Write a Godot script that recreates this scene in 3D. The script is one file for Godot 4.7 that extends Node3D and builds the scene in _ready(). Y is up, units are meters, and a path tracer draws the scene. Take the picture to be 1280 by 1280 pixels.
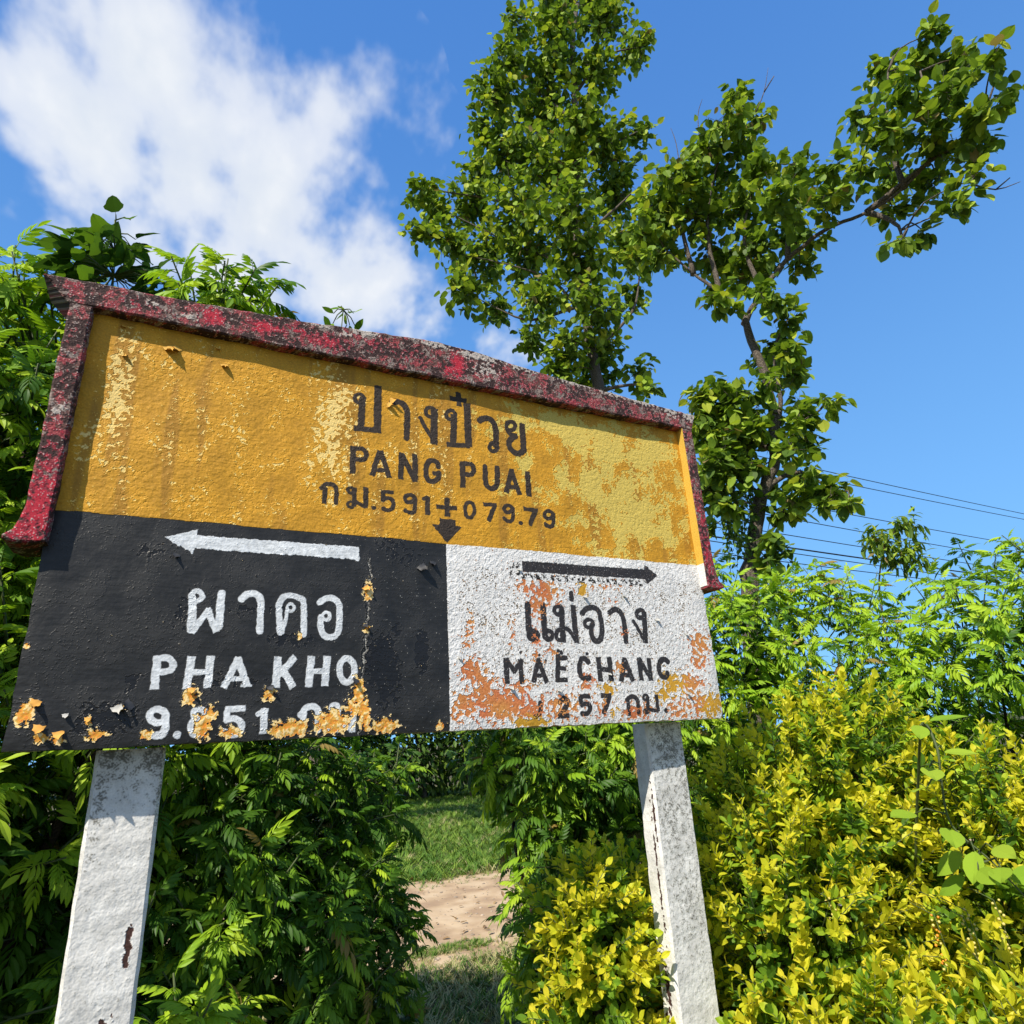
extends Node3D
# A painted concrete station name board on two posts, shrubs and two trees behind it, dirt road and grass beyond.
# Frame of reference: the board faces +z, its middle is x = 0, the ground is y = 0.

const BOARD_W := 2.1
const BOARD_BASE := 1.62
const LINE_V := 566.0        # height of the colour line above the board's lower edge, mm
const MIDDLE_U := 1046.0     # where black meets white, mm

var rng := RandomNumberGenerator.new()
var names := {}
var eye: Transform3D
var focal := 640.0 / tan(deg_to_rad(77.35 / 2.0))

const BLACK_ON_YELLOW := [
	[11.9,1,769,1035,765,1023,755,1016,745,1019,741,1029,745,1041,755,1048,765,1045,769,1035], [21.5,0,766,1031,763,929], [17.6,0,749,924,822,928], [24.2,0,816,1083,817,932],
	[20.3,1,866,1041,886,1048,906,1039,917,1018,916,974,915,919], [14.1,1,1014,1034,1009,1020,998,1013,986,1016,982,1027,987,1041,998,1048,1010,1045,1014,1034], [24.4,0,1013,1036,1010,921], [13.8,1,1007,929,986,960,963,1001],
	[13.2,1,1088,1036,1083,1022,1071,1015,1059,1018,1054,1029,1060,1043,1072,1050,1083,1047,1088,1036], [22.5,0,1083,1027,1079,926], [17.6,0,1063,919,1134,925], [25.5,0,1133,1078,1135,931],
	[18.4,0,1077,1096,1124,1097], [18.5,0,1101,1119,1103,1079], [22.5,1,1181,1030,1202,1044,1226,1040,1241,1015,1242,972,1239,944], [14.8,1,1246,938,1241,926,1229,919,1218,922,1214,933,1219,945,1231,952,1242,949,1246,938],
	[15.4,1,1322,1036,1316,1022,1303,1015,1290,1018,1286,1029,1292,1043,1305,1050,1317,1047,1322,1036], [16.6,1,1288,1017,1301,999,1322,997], [21.5,1,1320,994,1297,974,1293,950,1306,930,1330,926,1349,943], [23.2,0,1351,1042,1350,942],
	[17.3,0,741,852,741,772], [14.5,1,741,852,771,855,784,840,774,819,743,816], [16.2,0,804,773,825,851], [16.3,0,831,852,855,774],
	[13.6,0,815,789,846,792], [17.2,0,897,855,896,775], [17.3,0,901,853,941,773], [17.4,0,943,858,944,773],
	[17.2,1,1024,832,1019,847,1002,850,987,840,980,809,986,780,1004,774,1021,787,1025,807], [15.6,0,1025,806,1010,805], [19,0,1109,854,1110,775], [16.3,1,1109,853,1140,856,1151,839,1140,818,1111,816],
	[19,1,1193,854,1193,796,1201,781,1215,776,1230,786,1236,804,1239,856], [18.2,0,1271,774,1294,853], [18.3,0,1296,853,1319,774], [15.1,0,1281,791,1312,791],
	[20.4,0,1358,852,1358,774], [13,1,651,705,659,716,675,721,689,716,694,704,695,662], [12.9,0,661,705,660,662], [8.2,1,746,710,744,703,737,699,731,702,728,708,730,715,737,719,743,717,746,710],
	[13.3,0,748,714,749,663], [8.1,1,748,665,746,657,740,654,733,656,730,662,733,670,739,673,745,671,748,665], [11.4,1,752,674,764,670,781,661], [15.4,0,784,718,784,663],
	[12.8,0,810,661,810,661], [11.2,0,836,717,868,720], [11.1,0,838,715,837,690], [12.4,1,838,689,851,698,866,695,873,681,867,665,855,658,840,662],
	[12.8,1,942,708,937,698,926,693,914,695,909,704,914,714,926,719,937,717,942,708], [12.7,1,944,706,943,679,938,662,925,658,910,664], [11,0,972,709,983,718], [16.4,0,985,714,985,663],
	[14.7,0,1021,689,1079,691], [17.5,0,1052,716,1052,666], [12.2,1,1148,692,1142,672,1130,662,1118,669,1114,688,1119,708,1132,718,1144,711,1148,692], [13.3,0,1186,716,1225,717],
	[15.4,1,1223,714,1210,688,1200,661], [12.8,1,1289,711,1283,701,1272,696,1261,698,1257,707,1262,717,1273,722,1285,719,1289,711], [13.5,1,1291,712,1289,679,1282,666,1269,664,1255,672], [15.1,0,1318,662,1319,662],
	[14.7,0,1340,716,1383,715], [17,1,1381,712,1367,687,1357,663], [13.4,1,1450,707,1444,696,1431,691,1419,693,1415,703,1421,714,1434,719,1445,716,1450,707], [14.1,1,1452,707,1449,677,1439,662,1423,662,1416,669],
]
const WHITE_ON_BLACK := [
	[13,1,362,363,359,354,350,350,340,353,335,362,338,371,347,376,357,372,362,363], [19.6,1,339,356,342,315,344,274], [15.6,0,348,271,378,325], [15.7,0,378,325,401,275],
	[19.5,1,406,372,407,328,408,286], [18,1,457,359,469,372,488,375,502,365,507,332,508,274], [16.4,1,560,272,555,322,553,350,564,370,584,374,606,369,618,352,622,269], [9.5,1,566,271,573,311,574,340],
	[8.2,1,593,341,591,334,584,331,578,334,575,341,577,347,583,351,590,348,593,341], [17.7,1,662,359,675,370,693,373,710,364,717,343,717,289,709,268,690,262,673,272,667,295,667,318], [10,1,691,321,688,313,681,310,673,313,670,321,673,328,680,332,688,329,691,321], [18.4,0,276,201,278,136],
	[16.2,1,276,202,300,203,312,190,308,174,279,168], [18.2,0,352,200,349,135], [18.5,0,396,202,396,137], [14.2,0,352,169,396,169],
	[16.3,0,435,135,460,200], [17.3,0,462,199,487,139], [12.9,0,448,152,477,151], [6,0,476,134,498,134],
	[19.7,0,560,200,559,136], [17.2,0,600,203,564,160], [18.9,0,575,171,599,134], [19.4,0,646,202,643,136],
	[19.7,0,688,202,686,138], [14,0,646,170,687,170], [17.3,1,765,172,759,149,745,140,730,150,723,172,728,195,743,205,758,195,765,172], [15.6,1,311,65,307,53,295,49,283,54,276,66,280,77,292,81,304,76,311,65],
	[17.1,1,310,70,312,35,304,21,287,22], [17.3,0,339,20,340,20], [13.8,1,398,67,395,59,385,56,375,60,370,68,373,76,383,79,393,75,398,67], [13.7,1,396,35,393,23,383,18,372,24,366,36,369,48,379,53,390,47,396,35],
	[15.1,0,448,77,483,78], [14.1,0,447,76,446,53], [15.7,1,448,51,470,53,483,38,479,20,459,17,441,23], [12.9,0,520,63,535,71],
	[17.1,0,536,69,536,22], [17.1,1,627,58,641,75,659,77,672,64,672,18], [15.1,0,635,60,632,20], [10.1,1,727,70,724,62,715,59,707,63,703,71,706,79,715,82,723,78,727,70],
	[13.8,0,723,68,722,16], [9.1,1,722,22,719,15,712,12,704,16,701,23,704,29,711,32,718,29,722,22], [12,0,725,32,761,17], [14.9,0,767,71,764,17],
]
const BLACK_ON_WHITE := [
	[21,1,1325,380,1325,288,1329,274], [15.2,1,1356,281,1351,271,1339,267,1328,270,1325,280,1330,290,1341,294,1352,290,1356,281], [20.4,1,1383,380,1382,289,1386,275], [15.5,1,1412,283,1407,273,1395,268,1384,272,1380,282,1386,292,1397,296,1408,292,1412,283],
	[14.1,1,1459,367,1453,356,1441,351,1430,355,1426,365,1432,376,1444,380,1455,377,1459,367], [20.9,0,1455,369,1452,268], [13.8,1,1457,283,1451,271,1439,266,1428,270,1425,282,1431,295,1442,300,1453,295,1457,283], [14.9,1,1458,305,1479,300,1502,266],
	[20.2,0,1503,378,1504,266], [17.6,0,1498,426,1499,407], [18.7,1,1538,360,1557,376,1584,381,1605,370,1611,336,1610,298,1600,272,1582,265,1569,279,1568,307,1573,321], [13.4,1,1578,325,1572,315,1559,311,1548,315,1544,324,1550,335,1563,339,1574,335,1578,325],
	[19.4,1,1651,366,1671,377,1695,370,1706,339,1706,267], [15,1,1799,366,1793,355,1779,351,1768,354,1764,364,1771,375,1784,380,1796,376,1799,366], [21,0,1799,366,1791,271], [13.7,1,1782,277,1765,309,1747,337],
	[16.8,0,1238,201,1238,136], [14.1,0,1243,201,1265,168], [14.2,0,1266,168,1291,198], [16.1,0,1288,197,1289,136],
	[15.5,0,1332,139,1352,199], [15.6,0,1353,200,1377,137], [12.6,0,1344,154,1370,153], [15.9,0,1427,216,1420,139],
	[14.1,0,1428,208,1457,209], [13,0,1425,176,1449,174], [13.8,0,1422,139,1451,139], [17.4,1,1542,196,1530,207,1514,203,1505,176,1509,150,1525,143,1539,146],
	[17.8,0,1583,205,1583,140], [18,0,1627,205,1626,139], [15.8,0,1584,172,1627,171], [18.3,0,1667,138,1688,202],
	[18.4,0,1691,202,1713,139], [14,0,1678,153,1708,151], [17.6,0,1752,203,1752,141], [17.7,0,1755,203,1793,141],
	[17.8,0,1796,203,1794,141], [18.2,1,1879,198,1863,207,1844,197,1835,171,1842,150,1863,146,1871,157], [13.1,1,1350,70,1347,41,1327,29], [15.5,1,1422,70,1437,82,1450,74,1442,55,1420,33],
	[14.4,0,1417,29,1446,29], [14,0,1500,86,1531,86], [13.9,0,1499,83,1499,63], [14.9,1,1502,60,1525,63,1532,48,1521,33,1501,32],
	[14.4,0,1584,87,1614,86], [16.3,1,1612,82,1598,58,1585,36], [14.8,1,1680,71,1696,80,1715,79,1725,66,1723,28], [13.6,0,1684,66,1684,27],
	[8.6,1,1771,77,1767,71,1759,69,1752,71,1750,78,1754,83,1762,86,1769,83,1771,77], [14,0,1769,74,1764,36], [8.5,1,1766,32,1763,28,1756,26,1750,28,1748,33,1752,38,1758,40,1764,37,1766,32], [11.8,0,1768,39,1806,32],
	[14.2,0,1808,80,1809,36], [15.3,0,1844,32,1845,32], [10.1,0,1428,231,1429,231], [12.1,0,1440,226,1441,226],
	[8.7,0,1291,226,1292,226], [6.9,0,1356,217,1357,217], [8.4,0,1540,223,1541,223], [7.9,0,1378,199,1379,199],
]
const SHAPES := {
	"down_arrow": [1024,651,1079,649,1079,628,1103,628,1048,568,998,626,1024,630],
	"white_arrow": [256,515,333,545,332,528,768,531,769,487,752,491,329,491,328,475],
	"black_arrow": [1314,528,1826,532,1829,550,1884,512,1830,477,1827,495,1312,490],
	"ghost_band": [1267,480,1313,488,1826,493,1836,470,1312,469],
	"ghost_box": [1264,518,1311,525,1308,474,1263,471],
}
const PATCHES := {
	"pale": [[95,905,26,101,1], [105,970,26,30,0.8], [206,998,12,51,0.7], [152,1032,15,26,0.6], [662,882,43,178,1], [647,962,34,50,0.9], [702,1016,40,40,0.7], [631,782,37,79,0.6], [408,903,26,78,0.45], [188,849,19,34,0.6], [372,819,83,50,0.25], [1325,1044,73,59,0.9], [1478,1072,105,55,1.1], [1636,1050,168,77,1.1], [1763,1019,195,106,0.9], [1965,1052,105,74,0.8], [1548,886,88,114,0.6], [1703,843,223,133,0.85], [1982,913,83,178,0.7], [1835,728,192,98,1.1], [1611,674,105,77,0.6], [1987,711,61,101,0.9], [1532,727,68,93,0.35], [1347,889,39,79,0.7], [892,878,54,29,0.35], [1295,820,63,55,0.4], [1444,672,46,60,0.3], [1706,591,108,37,0.5]],
	"orange": [[1391,426,56,38,1], [1363,379,30,43,0.9], [1317,441,36,22,0.7], [1349,266,15,36,0.8], [1120,311,11,35,0.8], [1110,262,19,20,0.8], [1120,166,37,38,1], [1158,118,37,47,1], [1104,73,46,32,1], [1209,70,94,47,1.1], [1304,44,70,33,1], [1420,65,74,34,0.8], [1281,116,39,29,0.7], [1668,176,23,24,0.9], [2040,263,47,41,0.9], [2021,204,38,29,0.8], [1963,120,59,39,0.9], [2016,50,75,38,0.9], [1533,125,31,31,0.7], [1714,32,66,26,0.8], [1586,48,44,30,0.6], [1405,228,18,26,0.7], [1536,448,46,23,0.4], [1065,51,25,31,0.7], [1654,460,103,18,0.5], [1701,300,17,28,0.5], [1665,411,27,14,0.4], [1263,290,17,51,0.5], [1905,39,71,37,0.7], [1350,210,23,20,0.6], [1417,29,88,19,0.6]],
	"ochre": [[1545,443,20,23,1.2], [1891,121,57,38,1], [2053,43,53,44,1], [1315,13,61,19,1.1], [1610,106,32,21,1], [1842,86,42,27,0.9], [1632,34,32,20,0.6]],
	"hole": [[27,80,15,24,1.2], [40,105,13,9,0.6], [65,27,15,10,1], [96,21,15,9,1], [151,58,9,9,1], [171,29,21,11,1], [272,25,13,13,1], [359,111,16,19,1.1], [543,113,18,18,1], [395,38,20,34,1.1], [412,66,18,15,0.9], [453,22,26,13,1], [406,72,18,15,0.9], [606,26,48,20,1.2], [567,23,20,14,1], [708,36,47,29,1.2], [761,71,22,25,0.9], [779,107,18,43,1.2], [794,60,16,42,1.1], [798,396,14,26,1.1], [795,291,14,14,0.8], [855,22,36,19,1.2], [1017,15,15,11,1.1], [613,264,8,9,0.9], [215,87,10,7,0.7], [9,234,6,13,0.8], [801,28,13,21,1]],
	"deep": [[837,189,37,72,1.2], [872,156,28,67,1], [849,123,23,55,1], [961,224,20,51,1.1], [603,253,84,17,0.7], [495,337,81,17,0.6], [183,61,64,36,0.8], [322,330,29,46,0.6], [894,526,101,51,0.5], [228,151,20,30,0.8], [214,472,45,21,0.5], [470,149,115,24,0.5], [883,293,14,33,0.7]],
}
const TALL_CROWN := [[4.4,16.54,-6.47,0.44], [5.28,16.59,-6.21,0.68], [6.72,17.96,-6.34,0.78], [6.95,16.09,-5.57,0.5], [4.21,15.46,-6.61,0.52], [5.33,15.73,-6.61,0.81], [6.15,15.63,-6.07,0.72], [4,14.57,-6.86,0.65], [5.33,15.01,-7.27,0.92], [5.36,13.42,-5.86,0.62], [4,14.05,-7.33,0.52], [4.53,13.46,-7.3,0.87], [5.29,12.88,-6.63,0.93], [6.29,13.45,-6.2,0.69], [6.94,13.98,-5.97,0.39], [4.25,14.04,-8.34,0.56], [2.58,12.26,-7.73,0.33], [3.11,12.42,-8.24,0.48], [3.85,12.51,-8.01,0.69], [4.4,11.6,-6.91,0.81], [4.95,10.82,-5.92,0.75], [6.78,12.91,-6.7,0.8], [2.58,11.16,-7.76,0.35], [3.1,10.81,-7.59,0.55], [4.27,11.51,-8.2,0.78], [4.82,10.94,-7.27,0.74], [5.55,10.39,-6.53,0.71], [6.6,11.03,-6.37,0.74], [3.16,9.43,-7.01,0.47], [4.22,9.9,-7.86,0.41], [4.76,9.53,-6.86,0.62], [5.24,8.81,-5.91,0.65], [6.42,9.6,-6.27,0.35], [5.02,9.25,-7.88,0.41], [4.91,8.29,-6.41,0.51], [5.87,8.5,-6.64,0.54], [4.84,7.83,-6.65,0.44], [5.76,7.97,-6.98,0.54], [6.45,7.95,-6.38,0.38], [5.95,7.11,-5.62,0.21], [7.05,11.36,-6.09,0.53], [7.01,11.72,-5.7,0.42], [5.76,19.1,-6.85,0.8], [6.82,19.13,-6.29,0.8], [5.36,6.83,-6.57,0.57], [5.18,6.71,-7.41,0.6]]
const FORKED_CROWN := [[4.75,8.93,-1.9,0.22], [3.93,7.81,-1.58,0.24], [4.79,8.48,-1.78,0.21], [4.03,7.88,-1.98,0.28], [4.35,7.74,-1.71,0.27], [3.62,7.34,-2.04,0.31], [4.32,7.69,-2.15,0.38], [4.23,7.14,-1.51,0.26], [4.98,7.59,-1.52,0.26], [4.54,6.72,-0.97,0.24], [3.8,7.4,-2.52,0.28], [3.89,6.99,-2.16,0.36], [4.36,7.04,-1.95,0.41], [4.23,6.58,-1.33,0.32], [4.4,6.34,-1.01,0.22], [3.95,6.98,-2.65,0.24], [4.24,6.71,-2.34,0.32], [4.36,6.46,-1.86,0.3], [4.9,6.79,-1.76,0.27], [3.77,5.68,-1.96,0.21], [4.5,6.39,-2.19,0.33], [4.02,5.57,-1.59,0.23], [4.93,6.33,-1.8,0.19], [4.71,6.34,-1.45,0.13], [5.29,7.99,-0.12,0.16], [5.54,8.32,-0.63,0.25], [5.44,7.92,-0.32,0.26], [5.52,7.7,-0.06,0.24], [4.8,6.68,0.36,0.17], [5.13,6.63,0.24,0.14], [4.65,6.94,-0.23,0.23], [4.85,6.8,-0.03,0.27], [4.92,6.38,0.12,0.21], [5.29,7.72,-0.9,0.22], [4.61,6.62,-0.45,0.26], [4.88,6.55,-0.27,0.28], [5.16,6.38,-0.12,0.2], [5.21,7.1,-1.05,0.19], [5.44,6.94,-0.85,0.25], [5.29,6.45,-0.47,0.23], [4.86,5.86,-0.06,0.15], [5.14,5.94,-0.37,0.15], [5.14,6.31,-0.82,0.2], [4.47,5.49,-0.55,0.13], [5.18,5.94,-0.66,0.11], [4.26,5.29,-1.62,0.16], [4.39,5.2,-1.86,0.24], [4.47,4.91,-1.9,0.23], [4.04,4.83,-2.43,0.25], [3.83,4.42,-2.42,0.28], [4.06,4.36,-2.22,0.24], [3.61,3.91,-2.14,0.22], [4.33,4.4,-1.77,0.23], [4.13,4.23,-1.34,0.11], [4.32,4.1,-1.75,0.17], [3.72,3.76,-2.56,0.17], [4.5,3.83,-2.05,0.16], [4.29,3.56,-1.63,0.18], [4.01,3.26,-1.3,0.08], [4.14,3.47,-2.07,0.19], [3.79,3.01,-1.95,0.15], [3.87,3.49,-2.73,0.12], [3.58,7.39,-2.47,0.32], [3.47,6.96,-2.56,0.31], [3.81,7.13,-3.05,0.26], [3.55,6.55,-2.5,0.18], [3.7,4.64,-2.29,0.19], [3.83,4.5,-2.13,0.2], [4.09,4.55,-2.06,0.16], [3.46,3.92,-2.13,0.19], [4,4.15,-2.27,0.21], [4.45,3.96,-2.38,0.15], [3.76,3.98,-2.56,0.16], [4.39,3.52,-2.14,0.12], [4.55,5.32,-2.31,0.14], [3.7,4.68,-2.28,0.24], [3.83,4.57,-2.11,0.25], [3.63,4.34,-2.34,0.25], [3.83,4.23,-2.13,0.26], [3.6,3.92,-2.18,0.24], [3.8,3.85,-2.04,0.19], [3.52,3.72,-2.3,0.2], [3.63,3.52,-2.15,0.18], [3.92,4.2,-1.93,0.18], [3.97,4.64,-1.77,0.17], [4.16,4.95,-1.63,0.18], [4.16,4.25,-1.61,0.19], [3.98,3.92,-1.67,0.16], [4.1,3.62,-1.64,0.17], [4.16,3.43,-1.53,0.15], [4.02,3.53,-1.85,0.16], [3.8,3.14,-1.89,0.15], [3.75,2.95,-1.98,0.14]]
const TALL_LIMBS := [ [[5.06,1.13,-6.94], [5.37,4.35,-6.73], [5.54,6.4,-6.61], [5.6,7.69,-6.56], [5.5,9.31,-6.63], [5.5,11.05,-6.63], [5.71,13.59,-6.48], [5.81,16.52,-6.4], [6.01,17.92,-6.24]], [[5.52,9.87,-6.62], [5.07,10.65,-6.93], [4.41,11.16,-7.34], [3.39,11.94,-7.83]], [[5.54,8.93,-6.61], [5.04,10.16,-6.95], [3.96,10.79,-7.57]], [[5.6,12.07,-6.56], [4.8,13.15,-7.11], [4.16,14.17,-7.47]], [[5.68,13.15,-6.5], [6.26,13.36,-6.02], [6.64,13.49,-5.67]], [[5.55,8.39,-6.59], [6.2,9.11,-6.07], [6.41,10.16,-5.89]], [[5.72,15.02,-6.46], [6.4,15.94,-5.9], [6.84,15.89,-5.46]], [[5.69,14.3,-6.49], [5.08,15.48,-6.93], [4.68,16.88,-7.18]], [[5.55,11.04,-6.59], [6.18,11.65,-6.09], [6.45,11.95,-5.85]], [[5.58,7.53,-6.57], [6.07,7.58,-6.19], [6.31,7.35,-5.97]], [[5.51,9.49,-6.62], [4.66,9.27,-7.19], [4.05,9.61,-7.52]], [[5.66,12.93,-6.51], [4.61,12.29,-7.22], [3.71,12.48,-7.69], [2.78,12.68,-8.07]] ]
const FORKED_LIMBS := [ [[3.66,1.26,-2.57], [3.85,2.61,-2.37], [3.92,3.04,-2.29], [4.02,3.57,-2.17], [4.15,4.02,-2.01], [4.2,4.7,-1.95], [4.16,5.43,-2.01], [4.14,5.66,-2.02]], [[4.14,5.66,-2.02], [4.03,6,-2.16], [3.88,6.32,-2.33], [3.7,6.78,-2.52]], [[4.14,5.53,-2.03], [4.27,5.82,-1.85], [4.45,6.12,-1.59], [4.68,6.3,-1.24], [4.84,6.28,-0.92], [4.98,6.36,-0.62], [5.1,6.65,-0.31], [5.13,7.52,-0.23]], [[4.84,6.28,-0.92], [5.04,6.47,-0.47], [5.19,6.56,-0.05], [5.27,6.93,0.22]], [[4.03,6,-2.16], [4.02,6.71,-2.17], [4.12,7.45,-2.05], [4.4,8.41,-1.67]], [[3.88,6.32,-2.33], [3.86,7.16,-2.36], [3.97,7.74,-2.23]], [[4.45,6.12,-1.59], [4.53,6.62,-1.48], [4.73,6.86,-1.14]], [[4.27,5.82,-1.85], [4.24,6.55,-1.89], [4.35,7.13,-1.74]], [[4.16,4.1,-2], [4.25,4.58,-1.89], [4.27,5.12,-1.85], [4.38,5.43,-1.7]], [[4.14,3.98,-2.03], [4.32,4.24,-1.79], [4.45,4.4,-1.59]], [[4.07,3.72,-2.11], [4.27,3.81,-1.86], [4.41,3.51,-1.66]], [[4.15,4.11,-2.02], [3.91,4.37,-2.3], [3.85,4.76,-2.37]], [[3.94,3.11,-2.26], [4.11,3.38,-2.06]], [[4.98,6.36,-0.62], [4.99,7.02,-0.6], [5.05,7.75,-0.45]], [[4.84,6.28,-0.92], [4.92,6.02,-0.75], [4.93,5.82,-0.74]] ]
const BARE_TWIGS := [ [[4.48,8.19,-1.56], [4.55,8.41,-1.45], [4.6,8.72,-1.36]], [[4.55,8.41,-1.45], [4.62,8.56,-1.33]], [[3.92,7.78,-2.29], [3.93,8.22,-2.28], [3.91,8.49,-2.3]], [[4.1,8.08,-2.08], [4.12,8.51,-2.05], [4.17,8.73,-1.98]], [[5.23,6.59,0.07], [5.28,6.63,0.24]], [[5.15,6.05,-0.18], [5.2,5.88,-0.05], [5.24,5.83,0.11]], [[5.2,5.88,-0.05], [5.23,5.92,0.06]], [[4.16,8.09,-2.01], [4.09,8.34,-2.09]] ]
const CLOUDS := [[-0.114,0.76,-0.639,0.09,1], [-0.157,0.701,-0.695,0.095,1], [-0.065,0.705,-0.706,0.109,1], [0.032,0.686,-0.727,0.114,1], [0.146,0.64,-0.755,0.101,0.9], [0.012,0.628,-0.778,0.1,0.8], [-0.17,0.646,-0.744,0.066,0.7], [-0.101,0.794,-0.6,0.053,0.8], [0.231,0.603,-0.764,0.058,0.6], [0.393,0.564,-0.726,0.048,0.6], [0.1,0.781,-0.616,0.06,0.62], [0.142,0.802,-0.58,0.049,0.58], [0.125,0.728,-0.674,0.067,0.5], [0.189,0.766,-0.614,0.05,0.4], [0.197,0.653,-0.732,0.067,0.75], [0.277,0.595,-0.755,0.059,0.6], [-0.055,0.762,-0.646,0.062,0.6], [-0.223,0.71,-0.668,0.047,0.4]]
const WIRES := [[[3.87,10.99,-13.32], [55.47,11.86,-16.09]], [[3.87,11.47,-13.32], [55.76,12.16,-16.11]], [[3.88,9.8,-13.32], [53.74,10.04,-16]], [[3.88,9.27,-13.32], [52.84,9.08,-15.95]], [[3.88,8.55,-13.32], [52.22,8.43,-15.92]], [[3.89,8,-13.32], [51.81,8,-15.9]], [[3.89,7.89,-13.32], [51.43,7.6,-15.87]], [[3.89,7.38,-13.32], [51.31,7.47,-15.87]]]

# ---------------------------------------------------------------- naming
func numbered(called: String) -> String:
	if not names.has(called):
		names[called] = 0
		return called
	names[called] += 1
	return "%s_%03d" % [called, names[called]]


func thing(called: String, label: String, category: String, at := Vector3.ZERO, group := "") -> Node3D:
	var o := Node3D.new()
	o.name = numbered(called)
	add_child(o)
	o.position = at
	o.set_meta("label", label)
	o.set_meta("category", category)
	if group:
		o.set_meta("group", group)
	return o


func part(called: String, m: Mesh, material: Material, parent: Node3D) -> MeshInstance3D:
	var o := MeshInstance3D.new()
	o.name = called
	o.mesh = m
	o.material_override = material
	parent.add_child(o, true)
	return o


func structure(called: String, m: Mesh, material: Material) -> MeshInstance3D:
	var o := part(called, m, material, self)
	o.set_meta("kind", "structure")
	return o


# ---------------------------------------------------------------- shapes
func quad(st: SurfaceTool, a: Vector3, b: Vector3, c: Vector3, d: Vector3, uv := [Vector2(), Vector2(), Vector2(), Vector2()]) -> void:
	var p := [a, b, c, a, c, d]
	var t := [uv[0], uv[1], uv[2], uv[0], uv[2], uv[3]]
	for k in 6:
		st.set_uv(t[k])
		st.add_vertex(p[k])


func begin(smooth := true) -> SurfaceTool:
	var st := SurfaceTool.new()
	st.begin(Mesh.PRIMITIVE_TRIANGLES)
	st.set_smooth_group(0 if smooth else -1)
	st.set_color(Color.WHITE)
	return st


func done(st: SurfaceTool) -> ArrayMesh:
	st.index()
	st.generate_normals()
	return st.commit()


func tube(st: SurfaceTool, pts: Array, radii: Array, sides := 6, rough := 0.0, v_scale := 1.0) -> void:
	var rings := []
	var along := 0.0
	var side := Vector3.RIGHT
	for i in pts.size():
		var d: Vector3 = ((pts[mini(i + 1, pts.size() - 1)] - pts[maxi(i - 1, 0)]) as Vector3).normalized()
		side = (side - d * side.dot(d))
		if side.length() < 0.05:
			side = d.cross(Vector3.FORWARD)
		side = side.normalized()
		var up := d.cross(side)
		if i > 0:
			along += (pts[i] as Vector3).distance_to(pts[i - 1])
		var ring := []
		for k in sides + 1:
			var a := TAU * (k % sides) / sides
			var r: float = radii[i] * (1.0 + rough * sin(k % sides * 7.3 + i * 1.7) * 0.5)
			ring.append([pts[i] + (side * cos(a) + up * sin(a)) * r, Vector2(float(k) / sides, along * v_scale)])
		rings.append(ring)
	for i in rings.size() - 1:
		for k in sides:
			var a = rings[i][k]
			var b = rings[i][k + 1]
			var c = rings[i + 1][k + 1]
			var d = rings[i + 1][k]
			quad(st, a[0], d[0], c[0], b[0], [a[1], d[1], c[1], b[1]])
	for end in [0, rings.size() - 1]:
		for k in sides:
			var tri := [pts[end], rings[end][k][0], rings[end][k + 1][0]]
			if end > 0:
				tri = [pts[end], rings[end][k + 1][0], rings[end][k][0]]
			for p in tri:
				st.set_uv(Vector2())
				st.add_vertex(p)


func curve_points(raw: Array, each := 4) -> Array:
	var out := []
	for i in raw.size() - 1:
		var p0: Vector3 = raw[maxi(i - 1, 0)]
		var p3: Vector3 = raw[mini(i + 2, raw.size() - 1)]
		for k in each:
			out.append((raw[i] as Vector3).cubic_interpolate(raw[i + 1], p0, p3, float(k) / each))
	out.append(raw[-1])
	return out


# One blade along +x, upper face towards +y, folded along its midrib and arched downwards.
func blade(st: SurfaceTool, xf: Transform3D, length: float, width: float, shape: Array, droop: float, fold: float, curl := 0.0) -> void:
	var n := shape.size() - 1
	for s in [-1.0, 1.0]:
		st.set_smooth_group(1 if s > 0 else 2)
		var mid := []
		var rim := []
		for i in n + 1:
			var t := float(i) / n
			var y := -droop * length * t * t
			var w: float = shape[i] * width * 0.5
			mid.append(xf * Vector3(t * length, y, 0))
			rim.append(xf * Vector3(t * length - w * 0.12, y + w * fold + curl * length * sin(t * 9.0), s * w))
		for i in n:
			var tris := [mid[i], mid[i + 1], rim[i + 1], mid[i], rim[i + 1], rim[i]]
			for k in [0, 1]:
				var a: Vector3 = tris[k * 3]
				var b: Vector3 = tris[k * 3 + 1]
				var c: Vector3 = tris[k * 3 + 2]
				if a.is_equal_approx(b) or b.is_equal_approx(c) or a.is_equal_approx(c):
					continue
				if s < 0:
					var swap := b
					b = c
					c = swap
				for p in [a, c, b]:
					st.set_uv(Vector2())
					st.add_vertex(p)


func leaf_mesh(width: float, shape: Array, droop: float, fold: float, curl := 0.0, stalk := 0.0) -> ArrayMesh:
	var st := begin()
	blade(st, Transform3D(Basis(), Vector3(stalk, 0, 0)), 1.0, width, shape, droop, fold, curl)
	if stalk > 0.0:
		st.set_smooth_group(3)
		tube(st, [Vector3.ZERO, Vector3(stalk, 0.01, 0)], [0.012, 0.01], 3)
	return done(st)


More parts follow.
